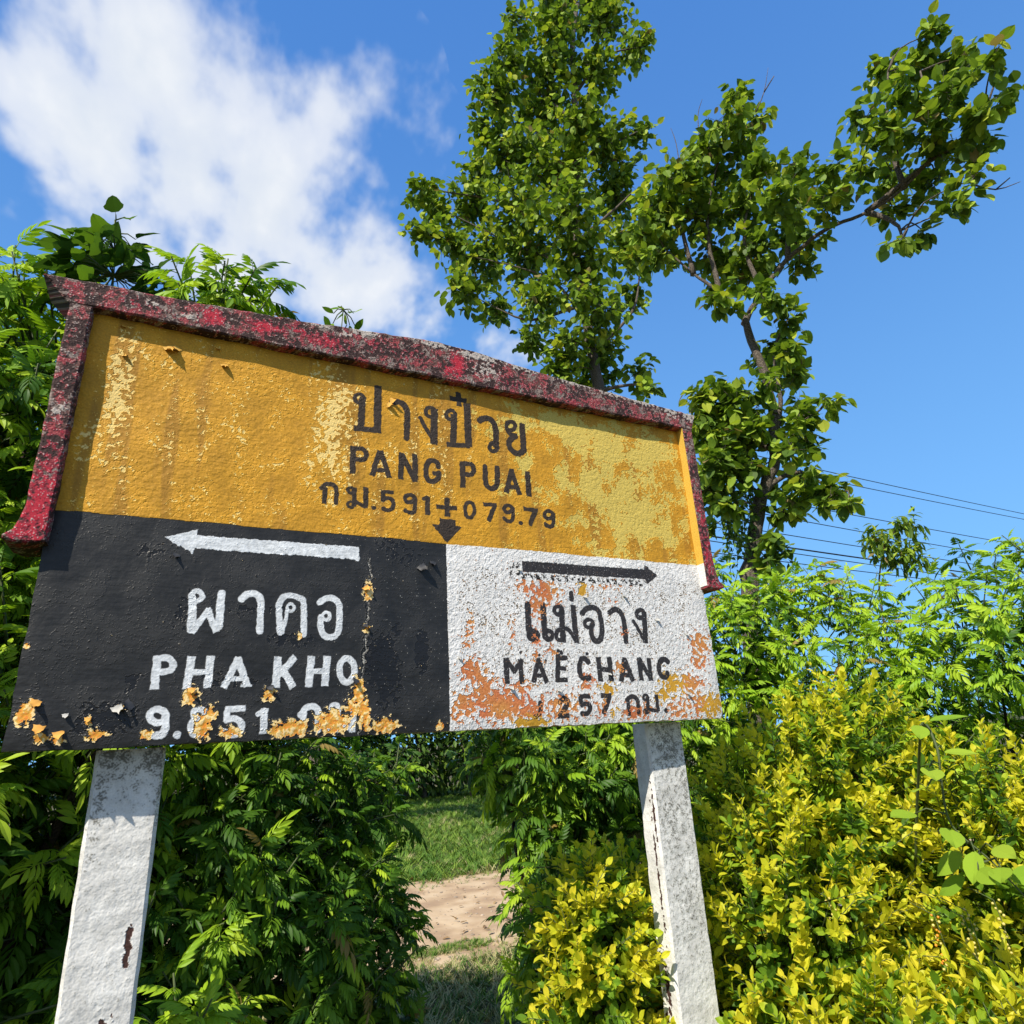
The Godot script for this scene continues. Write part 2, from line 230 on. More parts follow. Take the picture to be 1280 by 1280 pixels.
# A pinnate leaf: leaflets in pairs along an arching stalk, one at the end.
func pinnate_mesh(pairs: int, leaflet: float, width: float, droop: float) -> ArrayMesh:
	var st := begin()
	var spots := []
	var axis := []
	for i in 7:
		var t := i / 6.0
		axis.append(Vector3(t * 0.72, 0.05 * sin(t * 3.0) - droop * t * t * 0.6, 0))
	st.set_smooth_group(3)
	tube(st, axis, [0.012, 0.011, 0.01, 0.009, 0.008, 0.007, 0.006], 3)
	for i in pairs:
		var t := 0.3 + 0.62 * i / pairs
		for s in [-1.0, 1.0]:
			spots.append([t, s * deg_to_rad(58.0 - 9.0 * i), leaflet * (0.8 + 0.25 * sin(3.0 * (i + 1.0) / (pairs + 1.0)))])
	spots.append([1.0, 0.0, leaflet * 1.1])
	for q in spots:
		var t: float = q[0]
		var at := Vector3(t * 0.72, 0.05 * sin(t * 3.0) - droop * t * t * 0.6, 0)
		var b := Basis(Vector3.UP, -q[1]) * Basis(Vector3.BACK, -0.25 - droop * t)
		b = b * Basis(Vector3.RIGHT, signf(q[1]) * 0.25)
		blade(st, Transform3D(b, at), q[2], width, [0.05, 0.75, 1.0, 0.7, 0.0], 0.22, 0.28)
	return done(st)


# ---------------------------------------------------------------- materials
func lin(r: float, g: float, b: float) -> Color:
	return Color(r, g, b).linear_to_srgb()


func plain(c: Color, rough := 0.8, spec := 0.5) -> StandardMaterial3D:
	var m := StandardMaterial3D.new()
	m.albedo_color = c
	m.roughness = rough
	m.metallic_specular = spec
	return m


func leaf_material(rough: float, through: float, c := Color.WHITE, shine := 0.36) -> StandardMaterial3D:
	var m := StandardMaterial3D.new()
	m.albedo_color = c
	m.vertex_color_use_as_albedo = true   # leaf meshes are white; copies carry their own tone
	m.roughness = rough
	m.metallic_specular = shine
	m.backlight_enabled = true
	m.backlight = Color(through, through, through * 0.55).linear_to_srgb()
	m.cull_mode = BaseMaterial3D.CULL_DISABLED
	return m


func noise(kind: int, frequency: float, octaves: int, seed_: int) -> FastNoiseLite:
	var n := FastNoiseLite.new()
	n.noise_type = kind
	n.frequency = frequency
	n.seed = seed_
	n.fractal_type = FastNoiseLite.FRACTAL_FBM if octaves > 1 else FastNoiseLite.FRACTAL_NONE
	n.fractal_octaves = octaves
	return n


func bytes_of(n: FastNoiseLite, w: int, h: int, squeeze_y := 1, squeeze_x := 1) -> PackedByteArray:
	var im := n.get_image(w / squeeze_x, h / squeeze_y)
	im.convert(Image.FORMAT_L8)
	if squeeze_y > 1 or squeeze_x > 1:
		im.resize(w, h, Image.INTERPOLATE_CUBIC)
	return im.get_data()


func texture(w: int, h: int, rgb: PackedByteArray) -> ImageTexture:
	return ImageTexture.create_from_image(Image.create_from_data(w, h, false, Image.FORMAT_RGB8, rgb))


func height_texture(w: int, h: int, values: PackedFloat32Array) -> ImageTexture:
	return ImageTexture.create_from_image(Image.create_from_data(w, h, false, Image.FORMAT_RF, values.to_byte_array()))


func noise_material(a: Color, b: Color, c: Color, size: float, rough: float, relief_cm: float, seed_: int, frequency := 0.02) -> StandardMaterial3D:
	var m := plain(Color.WHITE, rough)
	var t := NoiseTexture2D.new()
	t.width = 512
	t.height = 512
	t.seamless = true
	t.noise = noise(FastNoiseLite.TYPE_SIMPLEX, frequency, 6, seed_)
	var g := Gradient.new()
	g.offsets = PackedFloat32Array([0.25, 0.5, 0.75])
	g.colors = PackedColorArray([a, b, c])
	t.color_ramp = g
	m.albedo_texture = t
	var r := NoiseTexture2D.new()
	r.width = 512
	r.height = 512
	r.seamless = true
	r.noise = noise(FastNoiseLite.TYPE_SIMPLEX, frequency * 2.5, 5, seed_ + 1)
	m.heightmap_enabled = true
	m.heightmap_texture = r
	m.heightmap_scale = relief_cm
	m.uv1_triplanar = true
	m.uv1_world_triplanar = true
	m.uv1_scale = Vector3.ONE / size
	return m


# ---------------------------------------------------------------- painted board
func smooth_stroke(s: Array) -> PackedVector2Array:
	var raw := PackedVector2Array()
	for i in range(2, s.size(), 2):
		raw.append(Vector2(s[i], s[i + 1]))
	if s[1] == 0:
		return raw
	var closed := raw[0] == raw[-1]
	var out := PackedVector2Array()
	var n := raw.size()
	for i in n - 1:
		var before := raw[i - 1] if i > 0 else (raw[n - 2] if closed else raw[0])
		var after := raw[i + 2] if i + 2 < n else (raw[1] if closed else raw[n - 1])
		for k in 3:
			out.append(raw[i].cubic_interpolate(raw[i + 1], before, after, k / 3.0))
	out.append(raw[n - 1])
	return out


func paint_strokes(strokes: Array, field: PackedFloat32Array, w: int, h: int, mm: float, wobble: PackedByteArray) -> PackedFloat32Array:
	for s in strokes:
		var half: float = s[0] * 0.5
		var pts := smooth_stroke(s)
		for i in pts.size() - 1:
			var a := pts[i]
			var b := pts[i + 1]
			# square ends for straight strokes, as a flat brush leaves them
			var flat: bool = s[1] == 0 and a.distance_to(b) > half * 3.0
			var d := (b - a).normalized()
			if flat:
				a -= d * half * 0.8
				b += d * half * 0.8
			var l2 := maxf(a.distance_squared_to(b), 0.01)
			var x0 := clampi(int((minf(a.x, b.x) - half - 3) / mm), 0, w - 1)
			var x1 := clampi(int((maxf(a.x, b.x) + half + 3) / mm), 0, w - 1)
			var y0 := clampi(int(h - (maxf(a.y, b.y) + half + 3) / mm), 0, h - 1)
			var y1 := clampi(int(h - (minf(a.y, b.y) - half - 3) / mm), 0, h - 1)
			for y in range(y0, y1 + 1):
				for x in range(x0, x1 + 1):
					var p := Vector2((x + 0.5) * mm, (h - y - 0.5) * mm)
					var t := (p - a).dot(b - a) / l2
					var dist: float
					if flat:
						var over := maxf(-t, t - 1.0) * sqrt(l2)
						dist = maxf(absf((p - a).cross(d)) - half, over)
					else:
						dist = p.distance_to(a + (b - a) * clampf(t, 0, 1)) - half
					dist += (wobble[y * w + x] - 128) * 0.016
					var k := y * w + x
					field[k] = maxf(field[k], clampf(0.5 - dist / mm * 0.7, 0, 1))
	return field


func paint_shape(flat: Array, field: PackedFloat32Array, w: int, h: int, mm: float, wobble: PackedByteArray, rough := 0.02) -> PackedFloat32Array:
	var poly := PackedVector2Array()
	var lo := Vector2(1e9, 1e9)
	var hi := -lo
	for i in range(0, flat.size(), 2):
		var p := Vector2(flat[i], flat[i + 1])
		poly.append(p)
		lo = lo.min(p)
		hi = hi.max(p)
	for y in range(clampi(int(h - hi.y / mm) - 2, 0, h - 1), clampi(int(h - lo.y / mm) + 3, 0, h)):
		for x in range(clampi(int(lo.x / mm) - 2, 0, w - 1), clampi(int(hi.x / mm) + 3, 0, w)):
			var k := y * w + x
			var j := (wobble[k] - 128) * rough
			var p := Vector2((x + 0.5) * mm + j, (h - y - 0.5) * mm + j)
			if Geometry2D.is_point_in_polygon(p, poly):
				field[k] = 1.0
	return field


func paint_blobs(blobs: Array, field: PackedFloat32Array, w: int, h: int, mm: float, u0 := 0.0, v0 := 0.0) -> PackedFloat32Array:
	for b in blobs:
		var cx: float = b[0] - u0
		var cy: float = b[1] - v0
		var ru: float = b[2]
		var rv: float = b[3]
		for y in range(clampi(int(h - (cy + rv * 2.2) / mm), 0, h), clampi(int(h - (cy - rv * 2.2) / mm) + 1, 0, h)):
			for x in range(clampi(int((cx - ru * 2.2) / mm), 0, w), clampi(int((cx + ru * 2.2) / mm) + 1, 0, w)):
				var dx := ((x + 0.5) * mm - cx) / ru
				var dy := ((h - y - 0.5) * mm - cy) / rv
				var k := y * w + x
				field[k] = maxf(field[k], b[4] * exp(-0.7 * (dx * dx + dy * dy)))
	return field


func zeros(n: int) -> PackedFloat32Array:
	var a := PackedFloat32Array()
	a.resize(n)
	return a


func board_material() -> StandardMaterial3D:
	var w := 1536
	var mm := 2100.0 / w
	var h := int(1160.0 / mm)
	var n := w * h
	var coarse := bytes_of(noise(FastNoiseLite.TYPE_SIMPLEX, 0.010, 4, 11), w, h)
	var fine := bytes_of(noise(FastNoiseLite.TYPE_SIMPLEX, 0.055, 4, 12), w, h)
	var crumbs := bytes_of(noise(FastNoiseLite.TYPE_SIMPLEX, 0.16, 2, 13), w, h)
	var brush := bytes_of(noise(FastNoiseLite.TYPE_SIMPLEX, 0.13, 3, 14), w, h, 1, 12)
	var streak := bytes_of(noise(FastNoiseLite.TYPE_SIMPLEX, 0.012, 3, 15), w, h, 10)
	var cn := noise(FastNoiseLite.TYPE_CELLULAR, 0.075, 1, 16)
	cn.cellular_return_type = FastNoiseLite.RETURN_DISTANCE2_SUB
	cn.domain_warp_enabled = true
	cn.domain_warp_amplitude = 14.0
	cn.domain_warp_frequency = 0.05
	var cells := bytes_of(cn, w, h)
	var ink := paint_strokes(BLACK_ON_YELLOW, zeros(n), w, h, mm, fine)
	ink = paint_strokes(BLACK_ON_WHITE, ink, w, h, mm, fine)
	ink = paint_shape(SHAPES.down_arrow, ink, w, h, mm, fine)
	ink = paint_shape(SHAPES.black_arrow, ink, w, h, mm, fine)
	var chalk := paint_strokes(WHITE_ON_BLACK, zeros(n), w, h, mm, fine)
	chalk = paint_shape(SHAPES.white_arrow, chalk, w, h, mm, fine)
	var ghost := paint_shape(SHAPES.ghost_band, zeros(n), w, h, mm, fine, 0.08)
	ghost = paint_shape(SHAPES.ghost_box, ghost, w, h, mm, fine, 0.08)
	var pale := paint_blobs(PATCHES.pale, zeros(n), w, h, mm)
	var orange := paint_blobs(PATCHES.orange, zeros(n), w, h, mm)
	var ochre := paint_blobs(PATCHES.ochre, zeros(n), w, h, mm)
	var hole := paint_blobs(PATCHES.hole, zeros(n), w, h, mm)
	var deep := paint_blobs(PATCHES.deep, zeros(n), w, h, mm)
	var rgb := PackedByteArray()
	rgb.resize(n * 3)
	var hgt := zeros(n)
	var gloss := PackedByteArray()
	gloss.resize(n)
	for y in h:
		var v := (h - y - 0.5) * mm
		for x in w:
			var k := y * w + x
			var u := (x + 0.5) * mm
			var a := coarse[k] / 255.0
			var f := fine[k] / 255.0
			var c := crumbs[k] / 255.0
			var r := 0.0
			var g := 0.0
			var b := 0.0
			var z := 0.0
			var rough := 0.7
			var wob := (a - 0.5) * 5.0
			if v > LINE_V + wob:
				# chrome yellow over an older, paler coat
				var s := streak[k] / 255.0
				var tone := 0.92 + 0.16 * (a - 0.5) + 0.12 * (c - 0.5)
				r = 206.0 * tone
				g = 150.0 * tone
				b = 36.0 * tone
				if s > 0.58:
					var d := minf((s - 0.58) * 2.6, 0.42)
					r = lerpf(r, 128, d)
					g = lerpf(g, 90, d)
					b = lerpf(b, 32, d)
				var left_pale := u < 1150.0
				var p := pale[k] * (0.55 if left_pale else 0.78) + (f - 0.5) * (1.05 if left_pale else 0.62) + (a - 0.5) * (0.5 if left_pale else 0.95) + (s - 0.5) * 0.4 + (c - 0.5) * 0.14
				z = 0.45 + f * 0.30 + c * 0.07 + a * 0.25 + brush[k] / 255.0 * 0.10
				if cells[k] < 9 and a > 0.46:
					z -= 0.22
				if p > 0.42:
					r = (222.0 if left_pale else 196.0) + 24.0 * (c - 0.5)
					g = (192.0 if left_pale else 172.0) + 24.0 * (c - 0.5)
					b = (118.0 if left_pale else 84.0) + 30.0 * (c - 0.5)
					z -= 0.26
					rough = 0.85
				elif p > 0.36:
					z += 0.18
					r += 12.0
					g += 12.0
					b += 8.0
				elif p > 0.28 and c > 0.72:
					r = 226.0
					g = 190.0
					b = 98.0
				var i := ink[k]
				if i > 0.0:
					var t := minf(i * 2.0, 1.0)
					r = lerpf(r, 44 + 14 * f, t)
					g = lerpf(g, 36 + 12 * f, t)
					b = lerpf(b, 30 + 10 * f, t)
					z += 0.06 * i
			elif u < MIDDLE_U + (f - 0.5) * 3.0:
				var br := brush[k] / 255.0
				var tone := 37.0 + 8.0 * (br - 0.5) + 18.0 * (a - 0.5) + 6.0 * (f - 0.5)
				r = tone
				g = tone + 0.5
				b = tone + 1.5
				rough = 0.42 + 0.2 * a
				z = 0.4 + f * 0.12 + br * 0.05 + a * 0.25 + c * 0.03
				# wrinkles and lifted seams in the old gloss paint
				var seam := 1.0 - absf(f - 0.5 + (a - 0.5) * 0.6) * 26.0
				if seam > 0.0 and a > 0.44:
					z += 0.22 * seam
					rough -= 0.10
				var dp := deep[k] + (f - 0.5) * 0.9 + (a - 0.5) * 0.5
				if dp > 0.52:
					r = 20.0
					g = 20.0
					b = 22.0
					z -= 0.14
					rough = 0.38
				elif dp > 0.47:
					z += 0.12
				var crack := absf(u - 797.0 + (460.0 - v) * 0.03 - (a - 0.5) * 24.0 - (f - 0.5) * 9.0)
				if v < 500.0 and crack < 4.0:
					z -= 0.3
					if crack < 1.6 and c > 0.42:
						r = 168.0
						g = 164.0
						b = 154.0
				elif v < 500.0 and crack < 7.0:
					z += 0.2
				var wh := chalk[k] * (0.7 + 0.3 * step_up(f, 0.3))
				if wh > 0.0:
					var t := minf(wh * 1.5, 1.0)
					var tone2 := 206.0 + 44.0 * (f - 0.5) + 24.0 * (br - 0.5)
					r = lerpf(r, tone2 - 4, t)
					g = lerpf(g, tone2, t)
					b = lerpf(b, tone2 + 4, t)
					z += 0.10 * t + c * 0.08
					rough = 0.75
				var ho := hole[k] * 0.92 + (f - 0.5) * 0.95 + (a - 0.5) * 0.25 + (c - 0.5) * 0.12
				if ho > 0.52:
					var red := clampf((c - 0.55) * 2.0, 0.0, 1.0)
					r = 212.0 + 26.0 * (c - 0.5)
					g = lerpf(156.0, 122.0, red) + 50.0 * (f - 0.5)
					b = lerpf(66.0, 62.0, red) + 60.0 * (f - 0.5)
					z = 0.1 + f * 0.45 + c * 0.12
					if f + c * 0.4 > 0.84:
						r = 232.0
						g = 204.0
						b = 146.0
					rough = 0.85
				elif ho > 0.45:
					z += 0.42
				if c > 0.88 and f > 0.70 and u > 700.0:
					r = 190.0
					g = 186.0
					b = 176.0
					z += 0.2
			else:
				# flaking white wash
				var ce := cells[k] / 255.0
				var tone := 208.0 + 26.0 * (a - 0.5) + 24.0 * (c - 0.5)
				r = tone + 2
				g = tone + 1
				b = tone
				rough = 0.85
				z = 0.4 + 0.16 * minf(ce * 1.5, 0.5) + f * 0.42 + c * 0.28
				var edge := v > LINE_V - 70.0 or u < MIDDLE_U + 40.0
				var speck := f * 0.55 + c * 0.75 + a * 0.35 - minf(ce, 0.3) * 0.5
				if speck > (1.16 if edge else 1.0):
					var t := clampf((c - 0.45) * 2.2, 0.0, 1.0)
					r = lerpf(150.0, 104.0, t)
					g = lerpf(136.0, 94.0, t)
					b = lerpf(118.0, 84.0, t)
					z -= 0.5
				var o := orange[k] * 0.8 + (f - 0.5) * 1.05 + (c - 0.5) * 0.3
				var oc := ochre[k] * 0.8 + (f - 0.5) * 0.9 + (c - 0.5) * 0.3
				if oc > 0.5:
					r = 186.0 + 30.0 * (c - 0.5)
					g = 140.0 + 30.0 * (c - 0.5)
					b = 44.0 + 20.0 * (c - 0.5)
					z = 0.22 + f * 0.25
				elif o > 0.46:
					r = 184.0 + 40.0 * (c - 0.5)
					g = 114.0 + 40.0 * (c - 0.5) + 30.0 * (a - 0.5)
					b = 66.0 + 30.0 * (c - 0.5)
					z = 0.2 + f * 0.25
				elif maxf(o, oc) > 0.38:
					z += 0.22
				if ghost[k] > 0.5 and f + 0.4 * c > 0.76:
					r = 34.0
					g = 32.0
					b = 32.0
					z -= 0.08
				var i := ink[k]
				if i > 0.0 and not (o > 0.62 and c > 0.45) and not (c > 0.88):
					var t := minf(i * 2.0, 1.0)
					r = lerpf(r, 36 + 14 * f, t)
					g = lerpf(g, 34 + 12 * f, t)
					b = lerpf(b, 35 + 12 * f, t)
					z = lerpf(z, 0.55 + 0.25 * f, t)
					rough = 0.6
			rgb[k * 3] = clampi(int(r), 0, 255)
			rgb[k * 3 + 1] = clampi(int(g), 0, 255)
			rgb[k * 3 + 2] = clampi(int(b), 0, 255)
			hgt[k] = z
			gloss[k] = clampi(int(rough * 255.0), 0, 255)
	var m := plain(Color.WHITE, 1.0, 0.4)
	m.albedo_texture = texture(w, h, rgb)
	m.heightmap_enabled = true
	m.heightmap_texture = height_texture(w, h, hgt)
	m.heightmap_scale = 0.45
	m.roughness_texture = ImageTexture.create_from_image(Image.create_from_data(w, h, false, Image.FORMAT_L8, gloss))
	m.roughness_texture_channel = BaseMaterial3D.TEXTURE_CHANNEL_RED
	return m


func step_up(x: float, at: float) -> float:
	return 1.0 if x > at else 0.0


const FRAME_U0 := -130.0
const FRAME_V0 := 440.0
const FRAME_UW := 2360.0
const FRAME_VH := 880.0

func frame_material() -> StandardMaterial3D:
	var w := 1180
	var mm := FRAME_UW / w
	var h := int(FRAME_VH / mm)
	var n := w * h
	var coarse := bytes_of(noise(FastNoiseLite.TYPE_SIMPLEX, 0.022, 4, 31), w, h)
	var fine := bytes_of(noise(FastNoiseLite.TYPE_SIMPLEX, 0.09, 4, 32), w, h)
	var crumbs := bytes_of(noise(FastNoiseLite.TYPE_SIMPLEX, 0.3, 2, 33), w, h)
	var patch := bytes_of(noise(FastNoiseLite.TYPE_SIMPLEX, 0.03, 3, 34), w, h)
	# red paint that still holds, traced along the coping and down both sides
	var red := paint_blobs([[310, 1196, 26, 24, 1.2], [455, 1204, 40, 20, 1.2], [640, 1200, 60, 26, 0.9], [560, 1215, 30, 20, 0.7], [790, 1225, 40, 28, 0.6], [1090, 1215, 24, 40, 1.3], [1060, 1190, 26, 22, 0.9], [1290, 1190, 60, 30, 0.5], [1560, 1180, 70, 30, 0.35], [-20, 560, 34, 90, 1.0], [-20, 700, 30, 60, 0.6], [-25, 500, 40, 40, 0.9], [110, 1190, 40, 20, 0.5], [-40, 1190, 30, 20, 0.4], [2115, 640, 30, 190, 0.6], [2118, 500, 40, 60, 0.5], [900, 1215, 60, 25, 0.5], [1800, 1180, 60, 24, 0.4]], zeros(n), w, h, mm, FRAME_U0, FRAME_V0)
	var grey := paint_blobs([[760, 1262, 40, 14, 0.9], [700, 1240, 20, 12, 0.6], [1000, 1278, 60, 12, 0.8], [1170, 1270, 70, 18, 0.9], [1200, 1215, 50, 30, 0.6], [1350, 1262, 60, 12, 0.7], [1600, 1250, 90, 12, 0.8], [1900, 1235, 90, 16, 0.9], [2040, 1215, 40, 30, 0.7], [2140, 1215, 30, 30, 0.9], [1750, 1240, 60, 14, 0.7], [240, 1180, 20, 10, 0.7], [150, 1200, 20, 12, 0.5], [620, 1250, 30, 10, 0.6], [-20, 820, 12, 20, 0.7]], zeros(n), w, h, mm, FRAME_U0, FRAME_V0)
	var rgb := PackedByteArray()
	rgb.resize(n * 3)
	var hgt := zeros(n)
	for k in n:
		var a := coarse[k] / 255.0
		var f := fine[k] / 255.0
		var c := crumbs[k] / 255.0
		var p := red[k] * 0.66 + (f - 0.5) * 0.85 + (a - 0.5) * 0.4 - 0.10
		# lichen and grime over an old maroon coat
		var r := 92.0 + 64.0 * (c - 0.5)
		var g := 60.0 + 60.0 * (c - 0.5)
		var b := 56.0 + 58.0 * (c - 0.5)
		var z := 0.35 + f * 0.4 + c * 0.3
		var big := patch[k] / 255.0
		if a + (f - 0.5) * 0.7 < 0.42:
			r *= 0.58
			g *= 0.58
			b *= 0.60
		elif big + (f - 0.5) * 0.5 > 0.60:
			r = 140.0 + 50.0 * (c - 0.5)
			g = 62.0 + 50.0 * (c - 0.5)
			b = 66.0 + 50.0 * (c - 0.5)
		elif big + (f - 0.5) * 0.5 < 0.36:
			r = 122.0 + 60.0 * (c - 0.5)
			g = 108.0 + 60.0 * (c - 0.5)
			b = 102.0 + 60.0 * (c - 0.5)
		if p > 0.42:
			r = 168.0 + 44.0 * (c - 0.5)
			g = 36.0 + 34.0 * (c - 0.5)
			b = 54.0 + 24.0 * (c - 0.5)
			z = 0.62 + f * 0.15
		elif p > 0.2:
			r = 122.0 + 40.0 * (c - 0.5)
			g = 38.0 + 30.0 * (c - 0.5)
			b = 50.0 + 30.0 * (c - 0.5)
		var q := grey[k] * 0.8 + (f - 0.5) * 0.9 + (c - 0.5) * 0.3
		if q > 0.38 or (c > 0.76 and f > 0.54):
			r = 168.0 + 44.0 * (c - 0.5)
			g = 158.0 + 44.0 * (c - 0.5)
			b = 150.0 + 44.0 * (c - 0.5)
			z += 0.15
		rgb[k * 3] = clampi(int(r), 0, 255)
		rgb[k * 3 + 1] = clampi(int(g), 0, 255)
		rgb[k * 3 + 2] = clampi(int(b), 0, 255)
		hgt[k] = z
	var m := plain(Color.WHITE, 0.85, 0.4)
	m.albedo_texture = texture(w, h, rgb)
	m.heightmap_enabled = true
	m.heightmap_texture = height_texture(w, h, hgt)
	m.heightmap_scale = 0.55
	return m


# Whitewashed concrete: u runs round the post (front first), v up from the ground; blobs in mm.
func post_material(seed_: int, chips: Array, mould: Array) -> StandardMaterial3D:
	var w := 240
	var mm := 2.0
	var h := 820
	var n := w * h
	var coarse := bytes_of(noise(FastNoiseLite.TYPE_SIMPLEX, 0.018, 4, seed_), w, h)
	var fine := bytes_of(noise(FastNoiseLite.TYPE_SIMPLEX, 0.07, 4, seed_ + 1), w, h)
	var crumbs := bytes_of(noise(FastNoiseLite.TYPE_SIMPLEX, 0.28, 2, seed_ + 2), w, h)
	var cn := noise(FastNoiseLite.TYPE_CELLULAR, 0.11, 1, seed_ + 3)
	cn.cellular_return_type = FastNoiseLite.RETURN_DISTANCE2_SUB
	cn.domain_warp_enabled = true
	cn.domain_warp_amplitude = 18.0
	cn.domain_warp_frequency = 0.04
	var cells := bytes_of(cn, w, h)
	var chip := paint_blobs(chips, zeros(n), w, h, mm)
	var dark := paint_blobs(mould, zeros(n), w, h, mm)
	var rgb := PackedByteArray()
	rgb.resize(n * 3)
	var hgt := zeros(n)
	for k in n:
		var a := coarse[k] / 255.0
		var f := fine[k] / 255.0
		var c := crumbs[k] / 255.0
		var ce := cells[k] / 255.0
		var tone := 204.0 + 34.0 * (a - 0.5) + 20.0 * (c - 0.5)
		var r := tone
		var g := tone - 1.0
		var b := tone - 4.0
		var z := 0.3 + 0.35 * minf(ce * 1.4, 0.5) + 0.5 * f + 0.22 * c
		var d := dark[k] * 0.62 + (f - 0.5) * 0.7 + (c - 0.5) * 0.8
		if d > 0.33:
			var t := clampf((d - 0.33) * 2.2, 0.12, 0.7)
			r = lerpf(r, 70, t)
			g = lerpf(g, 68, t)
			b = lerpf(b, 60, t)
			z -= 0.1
		var p := chip[k] * 0.9 + (f - 0.5) * 0.9
		if p > 0.5:
			r = 62.0 + 36.0 * (c - 0.5)
			g = 40.0 + 30.0 * (c - 0.5)
			b = 36.0 + 30.0 * (c - 0.5)
			z = 0.1 + 0.2 * f
		elif p > 0.42:
			z += 0.3
		rgb[k * 3] = clampi(int(r), 0, 255)
		rgb[k * 3 + 1] = clampi(int(g), 0, 255)
		rgb[k * 3 + 2] = clampi(int(b), 0, 255)
		hgt[k] = z
	var m := plain(Color.WHITE, 0.85, 0.4)
	m.albedo_texture = texture(w, h, rgb)
	m.heightmap_enabled = true
	m.heightmap_texture = height_texture(w, h, hgt)
	m.heightmap_scale = 0.27
	return m


# A solid with the outline OUTLINE (metres, board axes), from z0 to z1, front edges rounded off.
func slab(outline: PackedVector2Array, z0: float, z1: float, bevel: float) -> ArrayMesh:
	if Geometry2D.is_polygon_clockwise(outline):
		outline.reverse()
	var st := begin(false)
	var n := outline.size()
	var inset := PackedVector2Array()
	for i in n:
		var d0 := (outline[i] - outline[(i + n - 1) % n]).normalized()
		var d1 := (outline[(i + 1) % n] - outline[i]).normalized()
		var inward := Vector2(-d0.y - d1.y, d0.x + d1.x).normalized()
		inset.append(outline[i] + inward * bevel)
	var uvf := func(p: Vector2, z: float) -> Vector2: return Vector2((p.x * 1000.0 - FRAME_U0) / FRAME_UW + (z1 - z) * 0.2, 1.0 - (p.y * 1000.0 - FRAME_V0) / FRAME_VH + (z1 - z) * 0.6)
	var rings := [[inset, z1], [outline, z1 - bevel], [outline, z0]]
	for r in 2:
		for i in n:
			var j := (i + 1) % n
			var a: Vector2 = rings[r][0][i]
			var b: Vector2 = rings[r][0][j]
			var c: Vector2 = rings[r + 1][0][j]
			var d: Vector2 = rings[r + 1][0][i]
			var za: float = rings[r][1]
			var zc: float = rings[r + 1][1]
			quad(st, Vector3(a.x, a.y, za), Vector3(b.x, b.y, za), Vector3(c.x, c.y, zc), Vector3(d.x, d.y, zc), [uvf.call(a, za), uvf.call(b, za), uvf.call(c, zc), uvf.call(d, zc)])
	for face in [[inset, z1], [outline, z0]]:
		var tri := Geometry2D.triangulate_polygon(face[0])
		for k in range(0, tri.size(), 3):
			var order := [0, 2, 1] if face[1] == z1 else [0, 1, 2]
			var p0: Vector2 = face[0][tri[k]]
			var p1: Vector2 = face[0][tri[k + 1]]
			var p2: Vector2 = face[0][tri[k + 2]]
			if (p1 - p0).cross(p2 - p0) < 0:
				order.reverse()
			for q in order:
				var p: Vector2 = face[0][tri[k + q]]
				st.set_uv(uvf.call(p, face[1]))
				st.add_vertex(Vector3(p.x, p.y, face[1]))
	st.generate_normals()
	return st.commit()


func ragged(outline: Array, each: float, amount: float) -> PackedVector2Array:
	var out := PackedVector2Array()
	for i in outline.size():
		var a: Vector2 = outline[i]
		var b: Vector2 = outline[(i + 1) % outline.size()]
		var n := maxi(1, int(a.distance_to(b) / each))
		for k in n:
			var p := a.lerp(b, float(k) / n)
			out.append(p + Vector2(rng.randf_range(-1, 1), rng.randf_range(-1, 1)) * amount)
	return out


func flake_mesh(seed_: int) -> ArrayMesh:
	var r := RandomNumberGenerator.new()
	r.seed = seed_
	var st := begin()
	var n := 5
	var grid := []
	for i in n:
		var row := []
		for j in n:
			var x := i / (n - 1.0) - 0.5
			var y := j / (n - 1.0)
			var lim := 1.0 - 0.35 * absf(x) * y * 2.0
			row.append(Vector3(x * (1.0 - 0.45 * y * y) + r.randf_range(-0.06, 0.06), -0.15 + y * lim * 0.85 + r.randf_range(-0.07, 0.07), 0.04 + 0.75 * y * y * (0.7 + 0.3 * cos(x * 3.0)) + r.randf_range(-0.04, 0.04)))
		grid.append(row)
	for side in 2:
		st.set_smooth_group(side + 1)
		var back := Vector3(0, 0.0, -0.035) * side
		for i in n - 1:
			for j in n - 1:
				if side == 0:
					quad(st, grid[i][j], grid[i][j + 1], grid[i + 1][j + 1], grid[i + 1][j])
				else:
					quad(st, grid[i][j] + back, grid[i + 1][j] + back, grid[i + 1][j + 1] + back, grid[i][j + 1] + back)
	return done(st)


